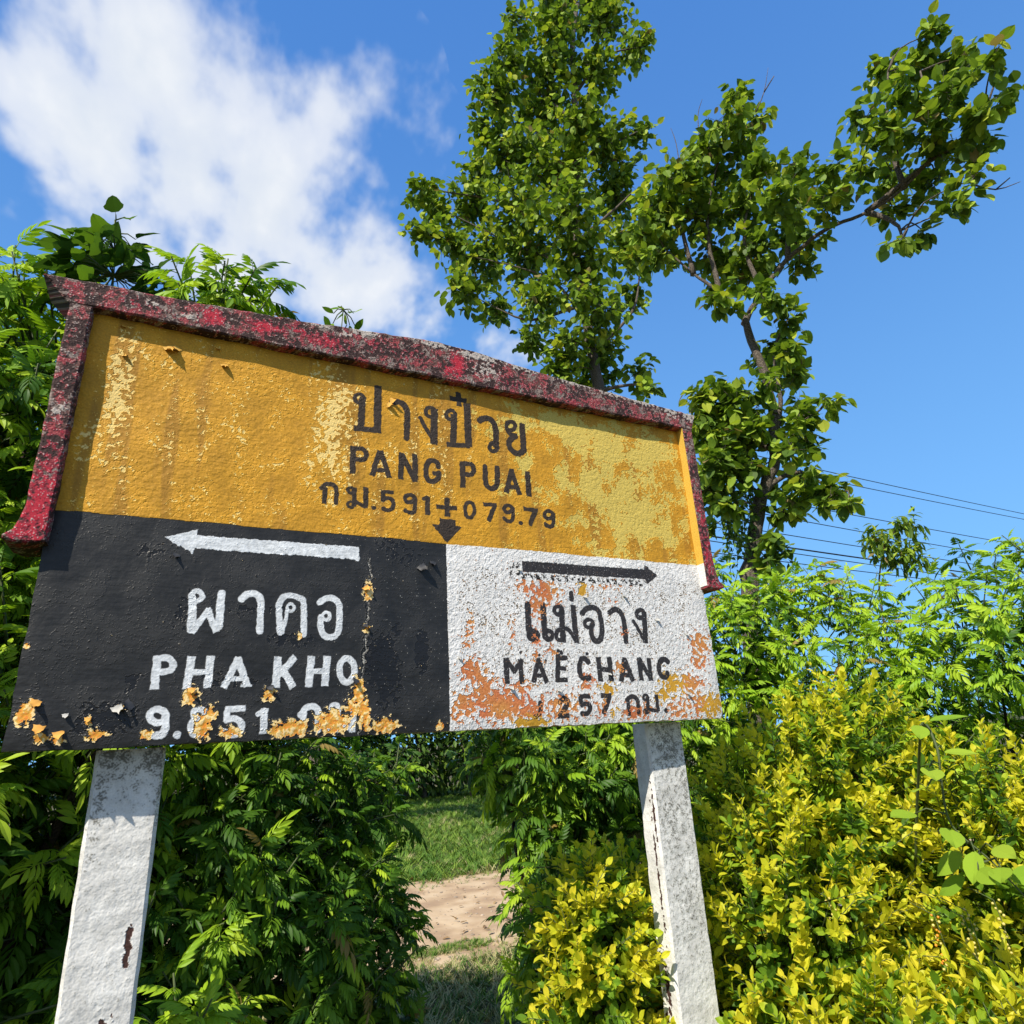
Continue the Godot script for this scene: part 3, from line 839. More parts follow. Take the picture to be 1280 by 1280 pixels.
func build_sign() -> void:
	var sign_ := thing("station_sign", "weathered yellow, black and white station name board on two white posts", "sign", Vector3(-BOARD_W / 2, BOARD_BASE, 0))
	# board: a slab with slightly uneven face and edges
	var st := begin()
	var nx := 84
	var ny := 46
	var top := 1.158
	var lump := noise(FastNoiseLite.TYPE_SIMPLEX, 2.2, 3, 5)
	var grid := []
	for j in ny + 1:
		var row := []
		for i in nx + 1:
			var x := BOARD_W * i / nx
			var y := top * j / ny
			var z := lump.get_noise_2d(x, y) * 0.004
			if i == 0 or i == nx:
				z -= 0.004
				x += lump.get_noise_2d(y * 20.0, i * 3.0 + 9.0) * 0.004
			if j == 0:
				z -= 0.004
				y += lump.get_noise_2d(x * 20.0, 77.0) * 0.004
			row.append(Vector3(x, y, z))
		grid.append(row)
	for j in ny:
		for i in nx:
			var p := [grid[j][i], grid[j + 1][i], grid[j + 1][i + 1], grid[j][i + 1]]
			var uv := []
			for q in p:
				uv.append(Vector2(clampf(q.x / BOARD_W, 0.001, 0.999), clampf(1.0 - q.y / 1.16, 0.001, 0.9985)))
			quad(st, p[0], p[1], p[2], p[3], uv)
	st.set_smooth_group(2)
	var rim := []
	for i in nx + 1:
		rim.append(grid[0][i])
	for j in range(1, ny + 1):
		rim.append(grid[j][nx])
	for i in range(nx - 1, -1, -1):
		rim.append(grid[ny][i])
	for j in range(ny - 1, -1, -1):
		rim.append(grid[j][0])
	for i in rim.size() - 1:
		st.set_smooth_group(3 + (i + ny) / (nx + ny))
		var a: Vector3 = rim[i]
		var b: Vector3 = rim[i + 1]
		var a2 := Vector3(a.x, a.y, -0.095)
		var b2 := Vector3(b.x, b.y, -0.095)
		var uv := []
		for q in [[a, 0.0], [b, 0.0], [b2, 0.02], [a2, 0.02]]:
			uv.append(Vector2(clampf(q[0].x / BOARD_W, 0.02 + q[1] * 0.4, 0.98 - q[1] * 0.4), minf(0.998 - clampf(q[0].y / 1.16, 0.0, 0.99), 0.60) + q[1] * 0.6))
		quad(st, a, b, b2, a2, uv)
	st.set_smooth_group(9)
	quad(st, Vector3(0, 0, -0.095), Vector3(BOARD_W, 0, -0.095), Vector3(BOARD_W, top, -0.095), Vector3(0, top, -0.095), [Vector2(0.6, 0.6), Vector2(0.95, 0.6), Vector2(0.95, 0.95), Vector2(0.6, 0.95)])
	part("board", done(st), board_material(), sign_).set_meta("label", "painted board, yellow above, black and white below, with Thai and Latin lettering")
	# red frame
	var red := frame_material()
	var line := [Vector2(-0.113, 1.222), Vector2(-0.043, 1.142), Vector2(0.02, 1.147)]
	for i in range(1, 20):
		line.append(Vector2(0.02 + 2.06 * i / 20.0, 1.147 + 0.0015 * sin(i * 2.1)))
	line.append_array([Vector2(2.08, 1.147), Vector2(2.143, 1.145), Vector2(2.172, 1.222)])
	for q in [[1.0, 1.229], [0.86, 1.235], [0.67, 1.245], [0.5, 1.255], [0.36, 1.266], [0.22, 1.278], [0.1, 1.289], [0.0, 1.294], [-0.1, 1.289], [-0.22, 1.279], [-0.36, 1.267], [-0.5, 1.255], [-0.67, 1.244], [-0.86, 1.234], [-1.05, 1.228]]:
		line.append(Vector2(1.05 + q[0], q[1]))
	part("coping", slab(ragged(line, 0.022, 0.0022), -0.099, 0.036, 0.005), red, sign_)
	for s in [0, 1]:
		var side := []
		for q in [[0.011, 1.15], [-0.043, 1.15], [-0.0435, 0.9], [-0.044, 0.62], [-0.045, 0.56], [-0.050, 0.525], [-0.060, 0.50], [-0.079, 0.484], [-0.076, 0.474], [-0.05, 0.466], [-0.02, 0.467], [0.010, 0.473], [0.011, 0.7]]:
			side.append(Vector2(q[0] if s == 0 else BOARD_W - q[0], q[1]))
		part("frame_side", slab(ragged(side, 0.02, 0.0014), -0.1, 0.035, 0.005), red, sign_)
	# the paint carried round into the recess
	var yellow := noise_material(Color8(196, 156, 52), Color8(204, 164, 60), Color8(210, 172, 68), 0.1, 0.7, 0.12, 71, 0.02)
	var white := noise_material(Color8(196, 194, 188), Color8(214, 212, 208), Color8(226, 224, 222), 0.1, 0.8, 0.12, 72, 0.02)
	for q in [[2.0875, 2.0895, 0.567, 1.147, yellow], [2.0872, 2.0894, 0.480, 0.567, white]]:
		part("painted_reveal", slab(PackedVector2Array([Vector2(q[0], q[2]), Vector2(q[1], q[2]), Vector2(q[1], q[3]), Vector2(q[0], q[3])]), -0.01, 0.0345, 0.0004), q[4], sign_)
	# posts
	for s in [0, 1]:
		var x0 := 0.169 if s == 0 else 1.814
		var x1 := 0.318 if s == 0 else 1.974
		var z0 := -0.165
		var z1 := -0.086
		var ch := 0.007
		var ring := [Vector2(x0 + ch, z1), Vector2(x1 - ch, z1), Vector2(x1, z1 - ch), Vector2(x1, z0), Vector2(x0, z0), Vector2(x0, z1 - ch)]
		var pst := begin(false)
		var levels := 56
		var rings := []
		for l in levels + 1:
			var y := -BOARD_BASE - 0.05 + (BOARD_BASE + 0.045) * l / levels
			var pts := []
			for k in ring.size():
				var j := Vector3(rng.randf_range(-1, 1), 0, rng.randf_range(-1, 1)) * 0.0011
				pts.append(Vector3(ring[k].x, y, ring[k].y) + j)
			rings.append(pts)
		var around := [0.0]
		for k in ring.size():
			around.append(around[-1] + (ring[k] as Vector2).distance_to(ring[(k + 1) % ring.size()]))
		for l in levels:
			for k in ring.size():
				var k2 := (k + 1) % ring.size()
				var va: float = 1.0 - (rings[l][k].y + BOARD_BASE) / 1.64
				var vb: float = 1.0 - (rings[l + 1][k].y + BOARD_BASE) / 1.64
				quad(pst, rings[l][k], rings[l + 1][k], rings[l + 1][k2], rings[l][k2], [Vector2(around[k] / 0.48, va), Vector2(around[k] / 0.48, vb), Vector2(around[k + 1] / 0.48, vb), Vector2(around[k + 1] / 0.48, va)])
		for k in range(1, ring.size() - 1):
			for p in [rings[levels][0], rings[levels][k + 1], rings[levels][k]]:
				pst.set_uv(Vector2(0.2, 0.2))
				pst.add_vertex(p)
		pst.generate_normals()
		var chips := [[86, 1030, 12, 34, 1.1], [112, 1190, 7, 40, 1.0], [70, 990, 10, 20, 0.9], [130, 870, 14, 60, 0.5]] if s == 0 else [[440, 1150, 5, 180, 0.75], [420, 820, 10, 70, 1.0], [455, 1320, 5, 90, 0.9], [400, 700, 10, 90, 0.7], [30, 640, 20, 50, 0.5]]
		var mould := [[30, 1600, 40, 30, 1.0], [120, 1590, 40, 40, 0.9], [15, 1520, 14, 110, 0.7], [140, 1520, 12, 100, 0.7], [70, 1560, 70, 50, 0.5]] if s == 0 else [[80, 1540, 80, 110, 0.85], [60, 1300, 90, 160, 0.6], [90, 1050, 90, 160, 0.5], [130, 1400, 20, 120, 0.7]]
		part("post", pst.commit(), post_material(41 + s * 10, chips, mould), sign_)
	# curled flakes of paint
	var meshes := [flake_mesh(1), flake_mesh(2), flake_mesh(3)]
	var tints := {"y": plain(Color8(196, 150, 60), 0.8), "k": plain(Color8(46, 46, 48), 0.5), "o": plain(Color8(206, 150, 66), 0.8), "w": plain(Color8(168, 166, 160), 0.8)}
	for q in [[0.205, 1.085, 0.032, 200, "y"], [0.225, 1.088, 0.024, 150, "y"], [0.352, 1.062, 0.02, 190, "y"], [0.098, 1.035, 0.016, 210, "y"], [0.085, 1.128, 0.016, 170, "y"], [0.33, 1.115, 0.014, 180, "y"], [0.86, 1.045, 0.022, 270, "y"], [0.85, 1.028, 0.02, 250, "y"],
			[0.046, 0.105, 0.022, 160, "o"], [0.205, 0.088, 0.024, 200, "w"], [0.232, 0.095, 0.026, 130, "k"], [0.105, 0.075, 0.013, 190, "w"], [0.06, 0.05, 0.024, 170, "o"], [0.098, 0.035, 0.022, 190, "o"], [0.15, 0.065, 0.014, 180, "o"], [0.36, 0.128, 0.018, 180, "o"], [0.545, 0.13, 0.018, 200, "k"], [0.79, 0.41, 0.02, 215, "o"], [0.792, 0.30, 0.016, 190, "k"], [0.77, 0.145, 0.02, 150, "k"],
			[0.29, 0.47, 0.018, 160, "k"], [0.96, 0.485, 0.03, 220, "k"], [1.0, 0.50, 0.02, 170, "k"],
			[1.3, 0.50, 0.014, 190, "w"], [1.55, 0.42, 0.014, 200, "w"], [1.72, 0.43, 0.016, 170, "w"], [1.85, 0.35, 0.016, 210, "w"], [1.42, 0.11, 0.016, 180, "w"], [1.25, 0.12, 0.016, 190, "w"], [1.95, 0.09, 0.018, 170, "w"], [1.62, 0.16, 0.014, 190, "w"], [1.08, 0.21, 0.013, 170, "w"], [1.98, 0.3, 0.014, 190, "w"]]:
		var f := part("paint_flake", meshes[int(q[0] * 1000.0) % 3], tints[q[4]], sign_)
		f.transform = Transform3D(Basis(Vector3.BACK, deg_to_rad(q[3] + 0.0)).scaled(Vector3.ONE * q[2]), Vector3(q[0], q[1], 0.001))


# ---------------------------------------------------------------- foliage
class Leaves:
	var xf: Array[Transform3D] = []
	var tone := PackedInt32Array()
	func put(t: Transform3D, c: int) -> void:
		xf.append(t)
		tone.append(c)


func leaf_at(at: Vector3, along: Vector3, up: Vector3, size: float, stretch := 1.0) -> Transform3D:
	var x := along.normalized()
	var y := up - x * up.dot(x)
	if y.length() < 0.01:
		y = x.cross(Vector3(0.3, 0.2, 0.9))
	y = y.normalized()
	return Transform3D(Basis(x * size, y * size, x.cross(y) * size * stretch), at)


func random_unit() -> Vector3:
	var z := rng.randf_range(-1, 1)
	var a := rng.randf() * TAU
	var r := sqrt(1 - z * z)
	return Vector3(r * cos(a), z, r * sin(a))


# The 300 leaves that show largest become parts of their own; the rest is one mass.
func hang_leaves(parent: Node3D, leaves: Leaves, m: Mesh, palette: Array, rough: float, through: float, singles := 300, shine := 0.36) -> void:
	var inverse := eye.affine_inverse()
	var front := {}
	for i in leaves.xf.size():
		var p: Vector3 = inverse * (leaves.xf[i] * Vector3(0.5, 0, 0))
		if p.z > -0.3:
			continue
		var s := Vector2(640 + focal * p.x / -p.z, 640 - focal * p.y / -p.z)
		if s.x < -5 or s.x > 1285 or s.y < -5 or s.y > 1285:
			continue
		var cell := Vector2i(int(s.x / 11), int(s.y / 11))
		if not front.has(cell) or front[cell][0] > -p.z:
			front[cell] = [-p.z, i]
	var order := []
	for cell in front:
		var i: int = front[cell][1]
		order.append([leaves.xf[i].basis.x.length() / front[cell][0], i])
	order.sort_custom(func(a, b): return a[0] > b[0] or a[0] == b[0] and a[1] < b[1])
	var single := {}
	var materials := []
	for c in palette:
		materials.append(leaf_material(rough, through, (c as Color).linear_to_srgb(), shine))
	for k in mini(singles, order.size()):
		var i: int = order[k][1]
		single[i] = true
		part("leaf", m, materials[leaves.tone[i]], parent).transform = leaves.xf[i]
	var rest := []
	for i in leaves.xf.size():
		if not single.has(i):
			rest.append(i)
	if rest.is_empty():
		return
	var mm := MultiMesh.new()
	mm.transform_format = MultiMesh.TRANSFORM_3D
	mm.use_colors = true
	mm.mesh = m
	mm.instance_count = rest.size()
	for k in rest.size():
		mm.set_instance_transform(k, leaves.xf[rest[k]])
		mm.set_instance_color(k, palette[leaves.tone[rest[k]]])
	var o := MultiMeshInstance3D.new()
	o.name = "foliage"
	o.multimesh = mm
	o.material_override = leaf_material(rough, through, Color.WHITE, shine)
	o.set_meta("kind", "stuff")
	parent.add_child(o, true)


func pick_blob(blobs: Array, total: float) -> Array:
	var t := rng.randf() * total
	for b in blobs:
		t -= b[6]
		if t <= 0:
			return b
	return blobs[-1]


func weigh(blobs: Array) -> float:
	var total := 0.0
	for b in blobs:
		var s: float = pow((pow(b[3] * b[4], 1.6) + pow(b[3] * b[5], 1.6) + pow(b[4] * b[5], 1.6)) / 3.0, 1 / 1.6)
		b.append(s)
		total += s
	return total


func buried(p: Vector3, blobs: Array, own: Array) -> bool:
	for b in blobs:
		if b != own:
			var d := Vector3((p.x - b[0]) / b[3], (p.y - b[1]) / b[4], (p.z - b[2]) / b[5])
			if d.length() < 0.72:
				return true
	return false


# A shrub from overlapping rounded masses [x, y, z, rx, ry, rz]: stems, then shoots that grow outwards and up.
func shrub(called: String, label: String, category: String, blobs: Array, shoots: int, kind: String, m: Mesh, palette: Array, size: float, group := "", singles := 300, freshness := 0.5) -> Node3D:
	var base := Vector3(blobs[0][0], 0, blobs[0][2])
	var o := thing(called, label, category, base, group)
	var total := weigh(blobs)
	var leaves := Leaves.new()
	var twig := begin()
	for b in blobs:
		var stem := begin()
		var from := Vector3((b[0] - base.x) * 0.6, -0.03, (b[2] - base.z) * 0.6)
		var to := Vector3(b[0], b[1] + b[4] * 0.35, b[2]) - base
		var bend := Vector3(rng.randf_range(-0.12, 0.12), 0, rng.randf_range(-0.12, 0.12))
		tube(stem, curve_points([from, from.lerp(to, 0.35) + bend, from.lerp(to, 0.7) - bend * 0.5, to]), range(13).map(func(i): return 0.022 - 0.0013 * i), 6, 0.1)
		part("stem", done(stem), bark_brown, o)
	for s in shoots:
		var b := pick_blob(blobs, total)
		var d := random_unit()
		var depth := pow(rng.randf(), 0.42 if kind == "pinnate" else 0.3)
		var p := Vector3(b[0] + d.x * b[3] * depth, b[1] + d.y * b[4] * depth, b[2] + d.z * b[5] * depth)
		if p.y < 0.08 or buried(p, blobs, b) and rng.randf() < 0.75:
			continue
		var out := (Vector3(d.x / b[3], d.y / b[4], d.z / b[5]).normalized() + Vector3(0, 0.45, 0) + random_unit() * 0.5).normalized()
		p -= base
		if kind == "pinnate":
			var n := rng.randi_range(5, 8)
			var length := size * rng.randf_range(0.6, 1.3)
			var tip := p + out * length
			tube(twig, [p - out * length * 0.6, p + random_unit() * 0.01, tip], [0.005, 0.004, 0.0025], 4)
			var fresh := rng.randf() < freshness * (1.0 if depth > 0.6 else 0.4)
			var a := rng.randf() * TAU
			var side := out.cross(Vector3(0.31, 0.2, 0.93)).normalized()
			var other := out.cross(side)
			for i in n:
				a += 2.4
				var t := float(i) / n
				var away := side * cos(a) + other * sin(a)
				var along := (away * (1.0 - 0.45 * t) + out * (0.25 + 0.65 * t) + Vector3(0, -0.18, 0)).normalized()
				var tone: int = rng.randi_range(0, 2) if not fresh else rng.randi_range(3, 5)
				if rng.randf() < 0.012:
					tone = 6
				leaves.put(leaf_at(p.lerp(tip, 0.25 + 0.75 * t), along, Vector3(0, 1, 0) + out * 0.5 + random_unit() * 0.35, size * rng.randf_range(0.6, 1.25) * (1.0 - 0.3 * t), rng.randf_range(0.7, 1.2)), tone)
		else:
			# oval leaves in pairs along a straight shoot, the youngest at its tip
			var n := rng.randi_range(6, 10)
			var length := size * rng.randf_range(2.2, 4.2)
			var tip := p + out * length
			tube(twig, [p - out * length * 0.4, tip], [0.0028, 0.0012], 3)
			var side := out.cross(random_unit()).normalized()
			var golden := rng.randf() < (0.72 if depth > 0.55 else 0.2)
			for i in n:
				var t := (i + 0.6) / n
				for s2 in [-1.0, 1.0]:
					var away: Vector3 = side * s2
					var along := (away * (1.0 - 0.5 * t) + out * (0.35 + 0.7 * t) + random_unit() * 0.22).normalized()
					var tone: int
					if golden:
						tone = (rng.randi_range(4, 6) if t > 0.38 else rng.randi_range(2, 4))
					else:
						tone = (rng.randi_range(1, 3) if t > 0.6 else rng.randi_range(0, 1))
					leaves.put(leaf_at(p.lerp(tip, t), along, out + Vector3(0, 0.5, 0) + random_unit() * 0.5, size * rng.randf_range(0.7, 1.2) * (1.0 - 0.25 * t * t), rng.randf_range(0.85, 1.2)), tone)
				side = out.cross(side).normalized()
	var t_ := part("twigs", done(twig), bark_green, o)
	t_.set_meta("kind", "stuff")
	hang_leaves(o, leaves, m, palette, 0.48, 0.8 if kind == "pinnate" else 1.0, singles)
	return o


# A tree: trunk and limbs along given lines, leafy clumps [x, y, z, r].
func tree(called: String, label: String, limbs: Array, crown: Array, trunk_r: float, limb_r: float, m: Mesh, palette: Array, leaf: float, density: float, singles := 300, group := "") -> Node3D:
	var base := Vector3(limbs[0][0][0], 0, limbs[0][0][2])
	var o := thing(called, label, "tree", base, group)
	var skeleton := []
	for i in limbs.size():
		var raw := []
		for q in limbs[i]:
			raw.append(Vector3(q[0], q[1], q[2]) - base)
		if i == 0:
			raw[0].y = -0.1
		var pts := curve_points(raw, 5)
		var radii := []
		var r0: float = trunk_r if i == 0 else limb_r
		for k in pts.size():
			var t := float(k) / (pts.size() - 1)
			radii.append(lerpf(r0, r0 * (0.30 if i == 0 else 0.22), pow(t, 0.65)) * (1.0 + 0.5 * exp(-k * 0.9) * float(i == 0)))
			pts[k] += random_unit() * radii[k] * 0.25
			skeleton.append(pts[k])
		var st := begin()
		tube(st, pts, radii, 9 if i == 0 else 7, 0.16, 2.0)
		part("trunk" if i == 0 else "limb", done(st), bark_grey, o)
	var twig := begin()
	var leaves := Leaves.new()
	for q in crown:
		var c := Vector3(q[0], q[1], q[2]) - base
		var r: float = q[3]
		# a branchlet from the nearest limb into the clump
		var near: Vector3 = skeleton[0]
		for p in skeleton:
			if p.distance_squared_to(c) < near.distance_squared_to(c):
				near = p
		if near.distance_to(c) > 0.05:
			var mid := near.lerp(c, 0.5) + random_unit() * near.distance_to(c) * 0.12 + Vector3(0, 0.06, 0)
			tube(twig, curve_points([near, mid, c], 3), [0.02, 0.018, 0.016, 0.014, 0.012, 0.01, 0.008].map(func(v): return v * limb_r * 14.0), 5)
		var n := int(density * pow(r / leaf, 2.0)) + 6
		var sprays := maxi(5, int(n / 7.0))
		for s in sprays:
			var d := (random_unit() + Vector3(0, 0.15, 0)).normalized()
			var from := c + random_unit() * r * 0.3
			var to := c + d * r * pow(rng.randf(), 0.4) * 1.16
			tube(twig, [from, from.lerp(to, 0.5) + random_unit() * r * 0.06, to], [0.008 * limb_r * 10.0, 0.006 * limb_r * 10.0, 0.003 * limb_r * 10.0], 3)
			var out := (to - from).normalized()
			var fresh := rng.randf() < 0.35
			for i in 7:
				var t := 0.35 + 0.65 * i / 6.0
				var away := (random_unit() + out * 0.4).normalized()
				var along := (away + Vector3(0, -0.55, 0)).normalized()
				var tone: int = rng.randi_range(3, 5) if fresh and t > 0.6 else rng.randi_range(0, 3)
				if rng.randf() < 0.012:
					tone = 6
				leaves.put(leaf_at(from.lerp(to, t) + random_unit() * leaf * 0.3, along, Vector3(0, 1, 0) + away * 0.6 + random_unit() * 0.6, leaf * rng.randf_range(0.6, 1.18), rng.randf_range(0.75, 1.15)), tone)
	part("twigs", done(twig), bark_grey, o).set_meta("kind", "stuff")
	hang_leaves(o, leaves, m, palette, 0.55, 0.75, singles)
	return o


var bark_brown: StandardMaterial3D
var bark_green: StandardMaterial3D
var bark_grey: StandardMaterial3D


func sky_texture() -> ImageTexture:
	var w := 4096
	var h := 2048
	# where clouds gather, coarsely: those in view, and the like round the rest of the sky
	var cw := 512
	var ch := 128
	var blobs := []
	for q in CLOUDS:
		blobs.append([Vector3(q[0], q[1], q[2]).normalized(), q[3], q[4]])
	var r := RandomNumberGenerator.new()
	r.seed = 8
	for i in 46:
		var az := r.randf_range(1.75, TAU - 0.75)
		var el := r.randf_range(0.12, 1.1)
		var reach := r.randf_range(0.05, 0.14)
		var strength := r.randf_range(0.4, 1.0)
		for k in 4:
			var a2 := az + r.randf_range(-0.16, 0.16) / cos(el)
			var e2 := clampf(el + r.randf_range(-0.07, 0.07), 0.06, 1.3)
			blobs.append([Vector3(sin(a2) * cos(e2), sin(e2), -cos(a2) * cos(e2)), reach, strength])
	var env := zeros(cw * ch)
	for y in ch:
		var el := PI / 2 * (1.0 - (y + 0.5) / ch)
		for x in cw:
			var az := TAU * (x + 0.5) / cw
			var d := Vector3(sin(az) * cos(el), sin(el), -cos(az) * cos(el))
			var e := 0.0
			for b in blobs:
				var c: float = d.dot(b[0])
				if c > 0.93:
					var t: float = acos(minf(c, 1.0)) / b[1]
					e = maxf(e, b[2] * exp(-0.8 * t * t))
			env[y * cw + x] = e
	var im := Image.create_from_data(cw, ch, false, Image.FORMAT_RF, env.to_byte_array())
	im.resize(w, h / 2, Image.INTERPOLATE_CUBIC)
	var wide := im.get_data().to_float32_array()
	var big := noise(FastNoiseLite.TYPE_SIMPLEX_SMOOTH, 2.6, 6, 91)
	big.fractal_gain = 0.55
	var wisp := noise(FastNoiseLite.TYPE_SIMPLEX_SMOOTH, 8.0, 6, 92)
	var out := PackedFloat32Array()
	out.resize(w * h * 3)
	for y in h:
		var el := PI * (0.5 - (y + 0.5) / h)
		var t := pow(clampf(1.0 - sin(maxf(el, 0.0)), 0, 1), 1.7)
		var sky := Vector3(0.050, 0.163, 0.46).lerp(Vector3(0.21, 0.50, 0.89), t)
		if el < 0.0:
			sky = Vector3(0.16, 0.17, 0.11)
		for x in w:
			var c := sky
			if el > 0.02:
				var e := wide[y * w + x]
				if e > 0.03:
					var az := TAU * (x + 0.5) / w
					var p := Vector3(sin(az) * cos(el), 0, -cos(az) * cos(el)) / (sin(el) + 0.25)
					p.y = 0.4
					var n := big.get_noise_3dv(p * 1.6) * 0.5 + wisp.get_noise_3dv(p * Vector3(1.6, 1, 0.9)) * 0.34
					var cover := smoothstep(0.2, 0.86, e * 1.0 + n * 1.25 + 0.04)
					var dense := smoothstep(0.55, 1.15, e + n * 0.8)
					c = sky.lerp(Vector3(0.64, 0.66, 0.69).lerp(Vector3(0.46, 0.52, 0.60), clampf(0.5 - n * 1.4, 0, 1) * dense), cover * (0.76 + 0.22 * dense))
			var k := (y * w + x) * 3
			out[k] = c.x
			out[k + 1] = c.y
			out[k + 2] = c.z
	return ImageTexture.create_from_image(Image.create_from_data(w, h, false, Image.FORMAT_RGBF, out.to_byte_array()))


func strip(x0: float, x1: float, near: Callable, far: Callable, y: float, n: int) -> ArrayMesh:
	var st := begin()
	for i in n:
		var xa := lerpf(x0, x1, float(i) / n)
		var xb := lerpf(x0, x1, float(i + 1) / n)
		quad(st, Vector3(xa, y, near.call(xa)), Vector3(xa, y, far.call(xa)), Vector3(xb, y, far.call(xb)), Vector3(xb, y, near.call(xb)))
	return done(st)


func grass_field(called: String, label: String, category: String, count: int, where: Callable, height: float, palette: Array, dry: float) -> void:
	var st := begin()
	var r := RandomNumberGenerator.new()
	r.seed = 21
	for i in 9:
		var a := r.randf() * TAU
		var lean := r.randf_range(0.1, 0.8)
		var b := Basis(Vector3.UP, a) * Basis(Vector3.BACK, PI / 2 - lean)
		blade(st, Transform3D(b, Vector3(r.randf_range(-0.35, 0.35), 0, r.randf_range(-0.35, 0.35))), r.randf_range(0.6, 1.1), 0.075, [0.8, 1.0, 0.7, 0.0], 0.35, 0.3)
	var m := done(st)
	var mm := MultiMesh.new()
	mm.transform_format = MultiMesh.TRANSFORM_3D
	mm.use_colors = true
	mm.mesh = m
	var spots := []
	for i in count:
		var p: Vector3 = where.call()
		if p.y > -1:
			spots.append(p)
	mm.instance_count = spots.size()
	for i in spots.size():
		var s := height * rng.randf_range(0.5, 1.3)
		mm.set_instance_transform(i, Transform3D(Basis(Vector3.UP, rng.randf() * TAU).scaled(Vector3(s * 1.2, s, s * 1.2)), spots[i]))
		mm.set_instance_color(i, palette[(palette.size() - 1 if rng.randf() < dry else rng.randi_range(0, palette.size() - 2))])
	var o := MultiMeshInstance3D.new()
	o.name = called
	o.multimesh = mm
	o.material_override = leaf_material(0.55, 0.5)
	o.set_meta("label", label)
	o.set_meta("category", category)
	o.set_meta("kind", "stuff")
	add_child(o, true)


func _ready() -> void:
	rng.seed = 77
	# ---- camera
	var cam := Camera3D.new()
	cam.name = "camera"
	cam.fov = 77.35
	cam.far = 400.0
	cam.near = 0.05
	add_child(cam)
	cam.position = Vector3(0.3368 - 1.05, 1.62 - 0.0376, 1.8314)
	cam.rotation = Vector3(0.3433, -0.4791, -0.0577)
	eye = cam.transform
	# ---- sky and sun
	var env := Environment.new()
	env.background_mode = Environment.BG_SKY
	var sky := Sky.new()
	var pano := PanoramaSkyMaterial.new()
	pano.panorama = sky_texture()
	sky.sky_material = pano
	env.sky = sky
	env.tonemap_mode = Environment.TONE_MAPPER_LINEAR
	env.tonemap_exposure = 1.42
	env.sdfgi_enabled = true
	env.ssao_enabled = true
	env.ssil_enabled = true
	var we := WorldEnvironment.new()
	we.name = "environment"
	we.environment = env
	add_child(we)
	var sun := DirectionalLight3D.new()
	sun.name = "sun"
	sun.light_energy = 1.6
	sun.light_color = Color(1.0, 0.965, 0.90)
	sun.light_angular_distance = 0.53
	sun.shadow_enabled = true
	add_child(sun)
	sun.look_at_from_position(Vector3(-1.62, 1.92, 1.0) * 10.0, Vector3.ZERO)
	# ---- materials used in many places
	bark_brown = noise_material(Color(0.16, 0.11, 0.08), Color(0.24, 0.18, 0.13), Color(0.33, 0.27, 0.2), 0.15, 0.85, 0.4, 51, 0.03)
	bark_green = plain(lin(0.06, 0.085, 0.025), 0.7)
	bark_grey = noise_material(Color(0.22, 0.19, 0.16), Color(0.36, 0.32, 0.28), Color(0.52, 0.48, 0.43), 0.3, 0.9, 1.0, 52, 0.03)
	# ---- ground, road
	var earth := noise_material(Color(0.20, 0.20, 0.09), Color(0.30, 0.29, 0.15), Color(0.42, 0.37, 0.22), 2.2, 0.95, 1.5, 61, 0.03)
	var pm := PlaneMesh.new()
	pm.size = Vector2(600, 600)
	structure("ground", pm, earth)
	var dirt := noise_material(Color(0.60, 0.50, 0.39), Color(0.68, 0.58, 0.455), Color(0.73, 0.64, 0.52), 4.3, 0.95, 0.5, 62, 0.012)
	var far_edge := func(x: float) -> float: return -6.9 + 0.18 * sin(x * 0.9) + 0.1 * sin(x * 2.3)
	var near_edge := func(x: float) -> float: return -3.55 + 0.14 * sin(x * 1.3 + 1.0) + 0.08 * sin(x * 3.1)
	structure("dirt_road", strip(-60, 60, near_edge, far_edge, 0.005, 240), dirt)
	# ---- the sign
	build_sign()
	# ---- trees
	var tree_leaf := leaf_mesh(0.78, [0.08, 0.8, 1.0, 0.92, 0.6, 0.0], 0.16, 0.16, 0.012, 0.18)
	var tree_tones := [Color(0.08, 0.145, 0.02), Color(0.125, 0.215, 0.025), Color(0.18, 0.29, 0.03), Color(0.25, 0.37, 0.036), Color(0.34, 0.45, 0.044), Color(0.42, 0.48, 0.05), Color(0.24, 0.19, 0.07)]
	tree("tall_tree", "tall dense broad-leaved tree rising straight behind the sign's top edge", TALL_LIMBS, TALL_CROWN, 0.17, 0.05, tree_leaf, tree_tones, 0.165, 25.0)
	var forked := tree("forked_tree", "slender forked tree with two leafy arms spreading right of the sign", FORKED_LIMBS, FORKED_CROWN, 0.105, 0.036, tree_leaf, tree_tones, 0.115, 24.0)
	for l in BARE_TWIGS:
		var st := begin()
		var raw := []
		for q in l:
			raw.append(Vector3(q[0], q[1], q[2]) - forked.position)
		tube(st, curve_points(raw, 3), range((raw.size() - 1) * 3 + 1).map(func(i): return 0.009 - 0.0011 * i), 4)
		part("bare_twig", done(st), bark_grey, forked)
	creeper(forked.position)
	# the tree behind the board whose trunk shows below it and whose crown shades the grass
	var shade_limbs := [[[1.9, 0, -12.2], [1.8, 2.0, -12.2], [1.6, 4.0, -12.3], [1.5, 6.5, -12.4]], [[1.65, 3.6, -12.3], [0.6, 5.2, -12.0], [-0.2, 6.2, -12.0]], [[1.6, 4.2, -12.3], [2.8, 5.8, -12.9], [3.4, 6.6, -13.2]]]
	var shade_crown := []
	for i in 26:
		var d := random_unit()
		shade_crown.append([1.4 + d.x * 2.9, 6.0 + d.y * 1.7, -12.4 + d.z * 2.6, rng.randf_range(0.7, 1.1)])
	tree("shade_tree", "tree trunk standing far behind the sign, seen below its black half", shade_limbs, shade_crown, 0.17, 0.08, tree_leaf, tree_tones, 0.22, 9.0, 60)
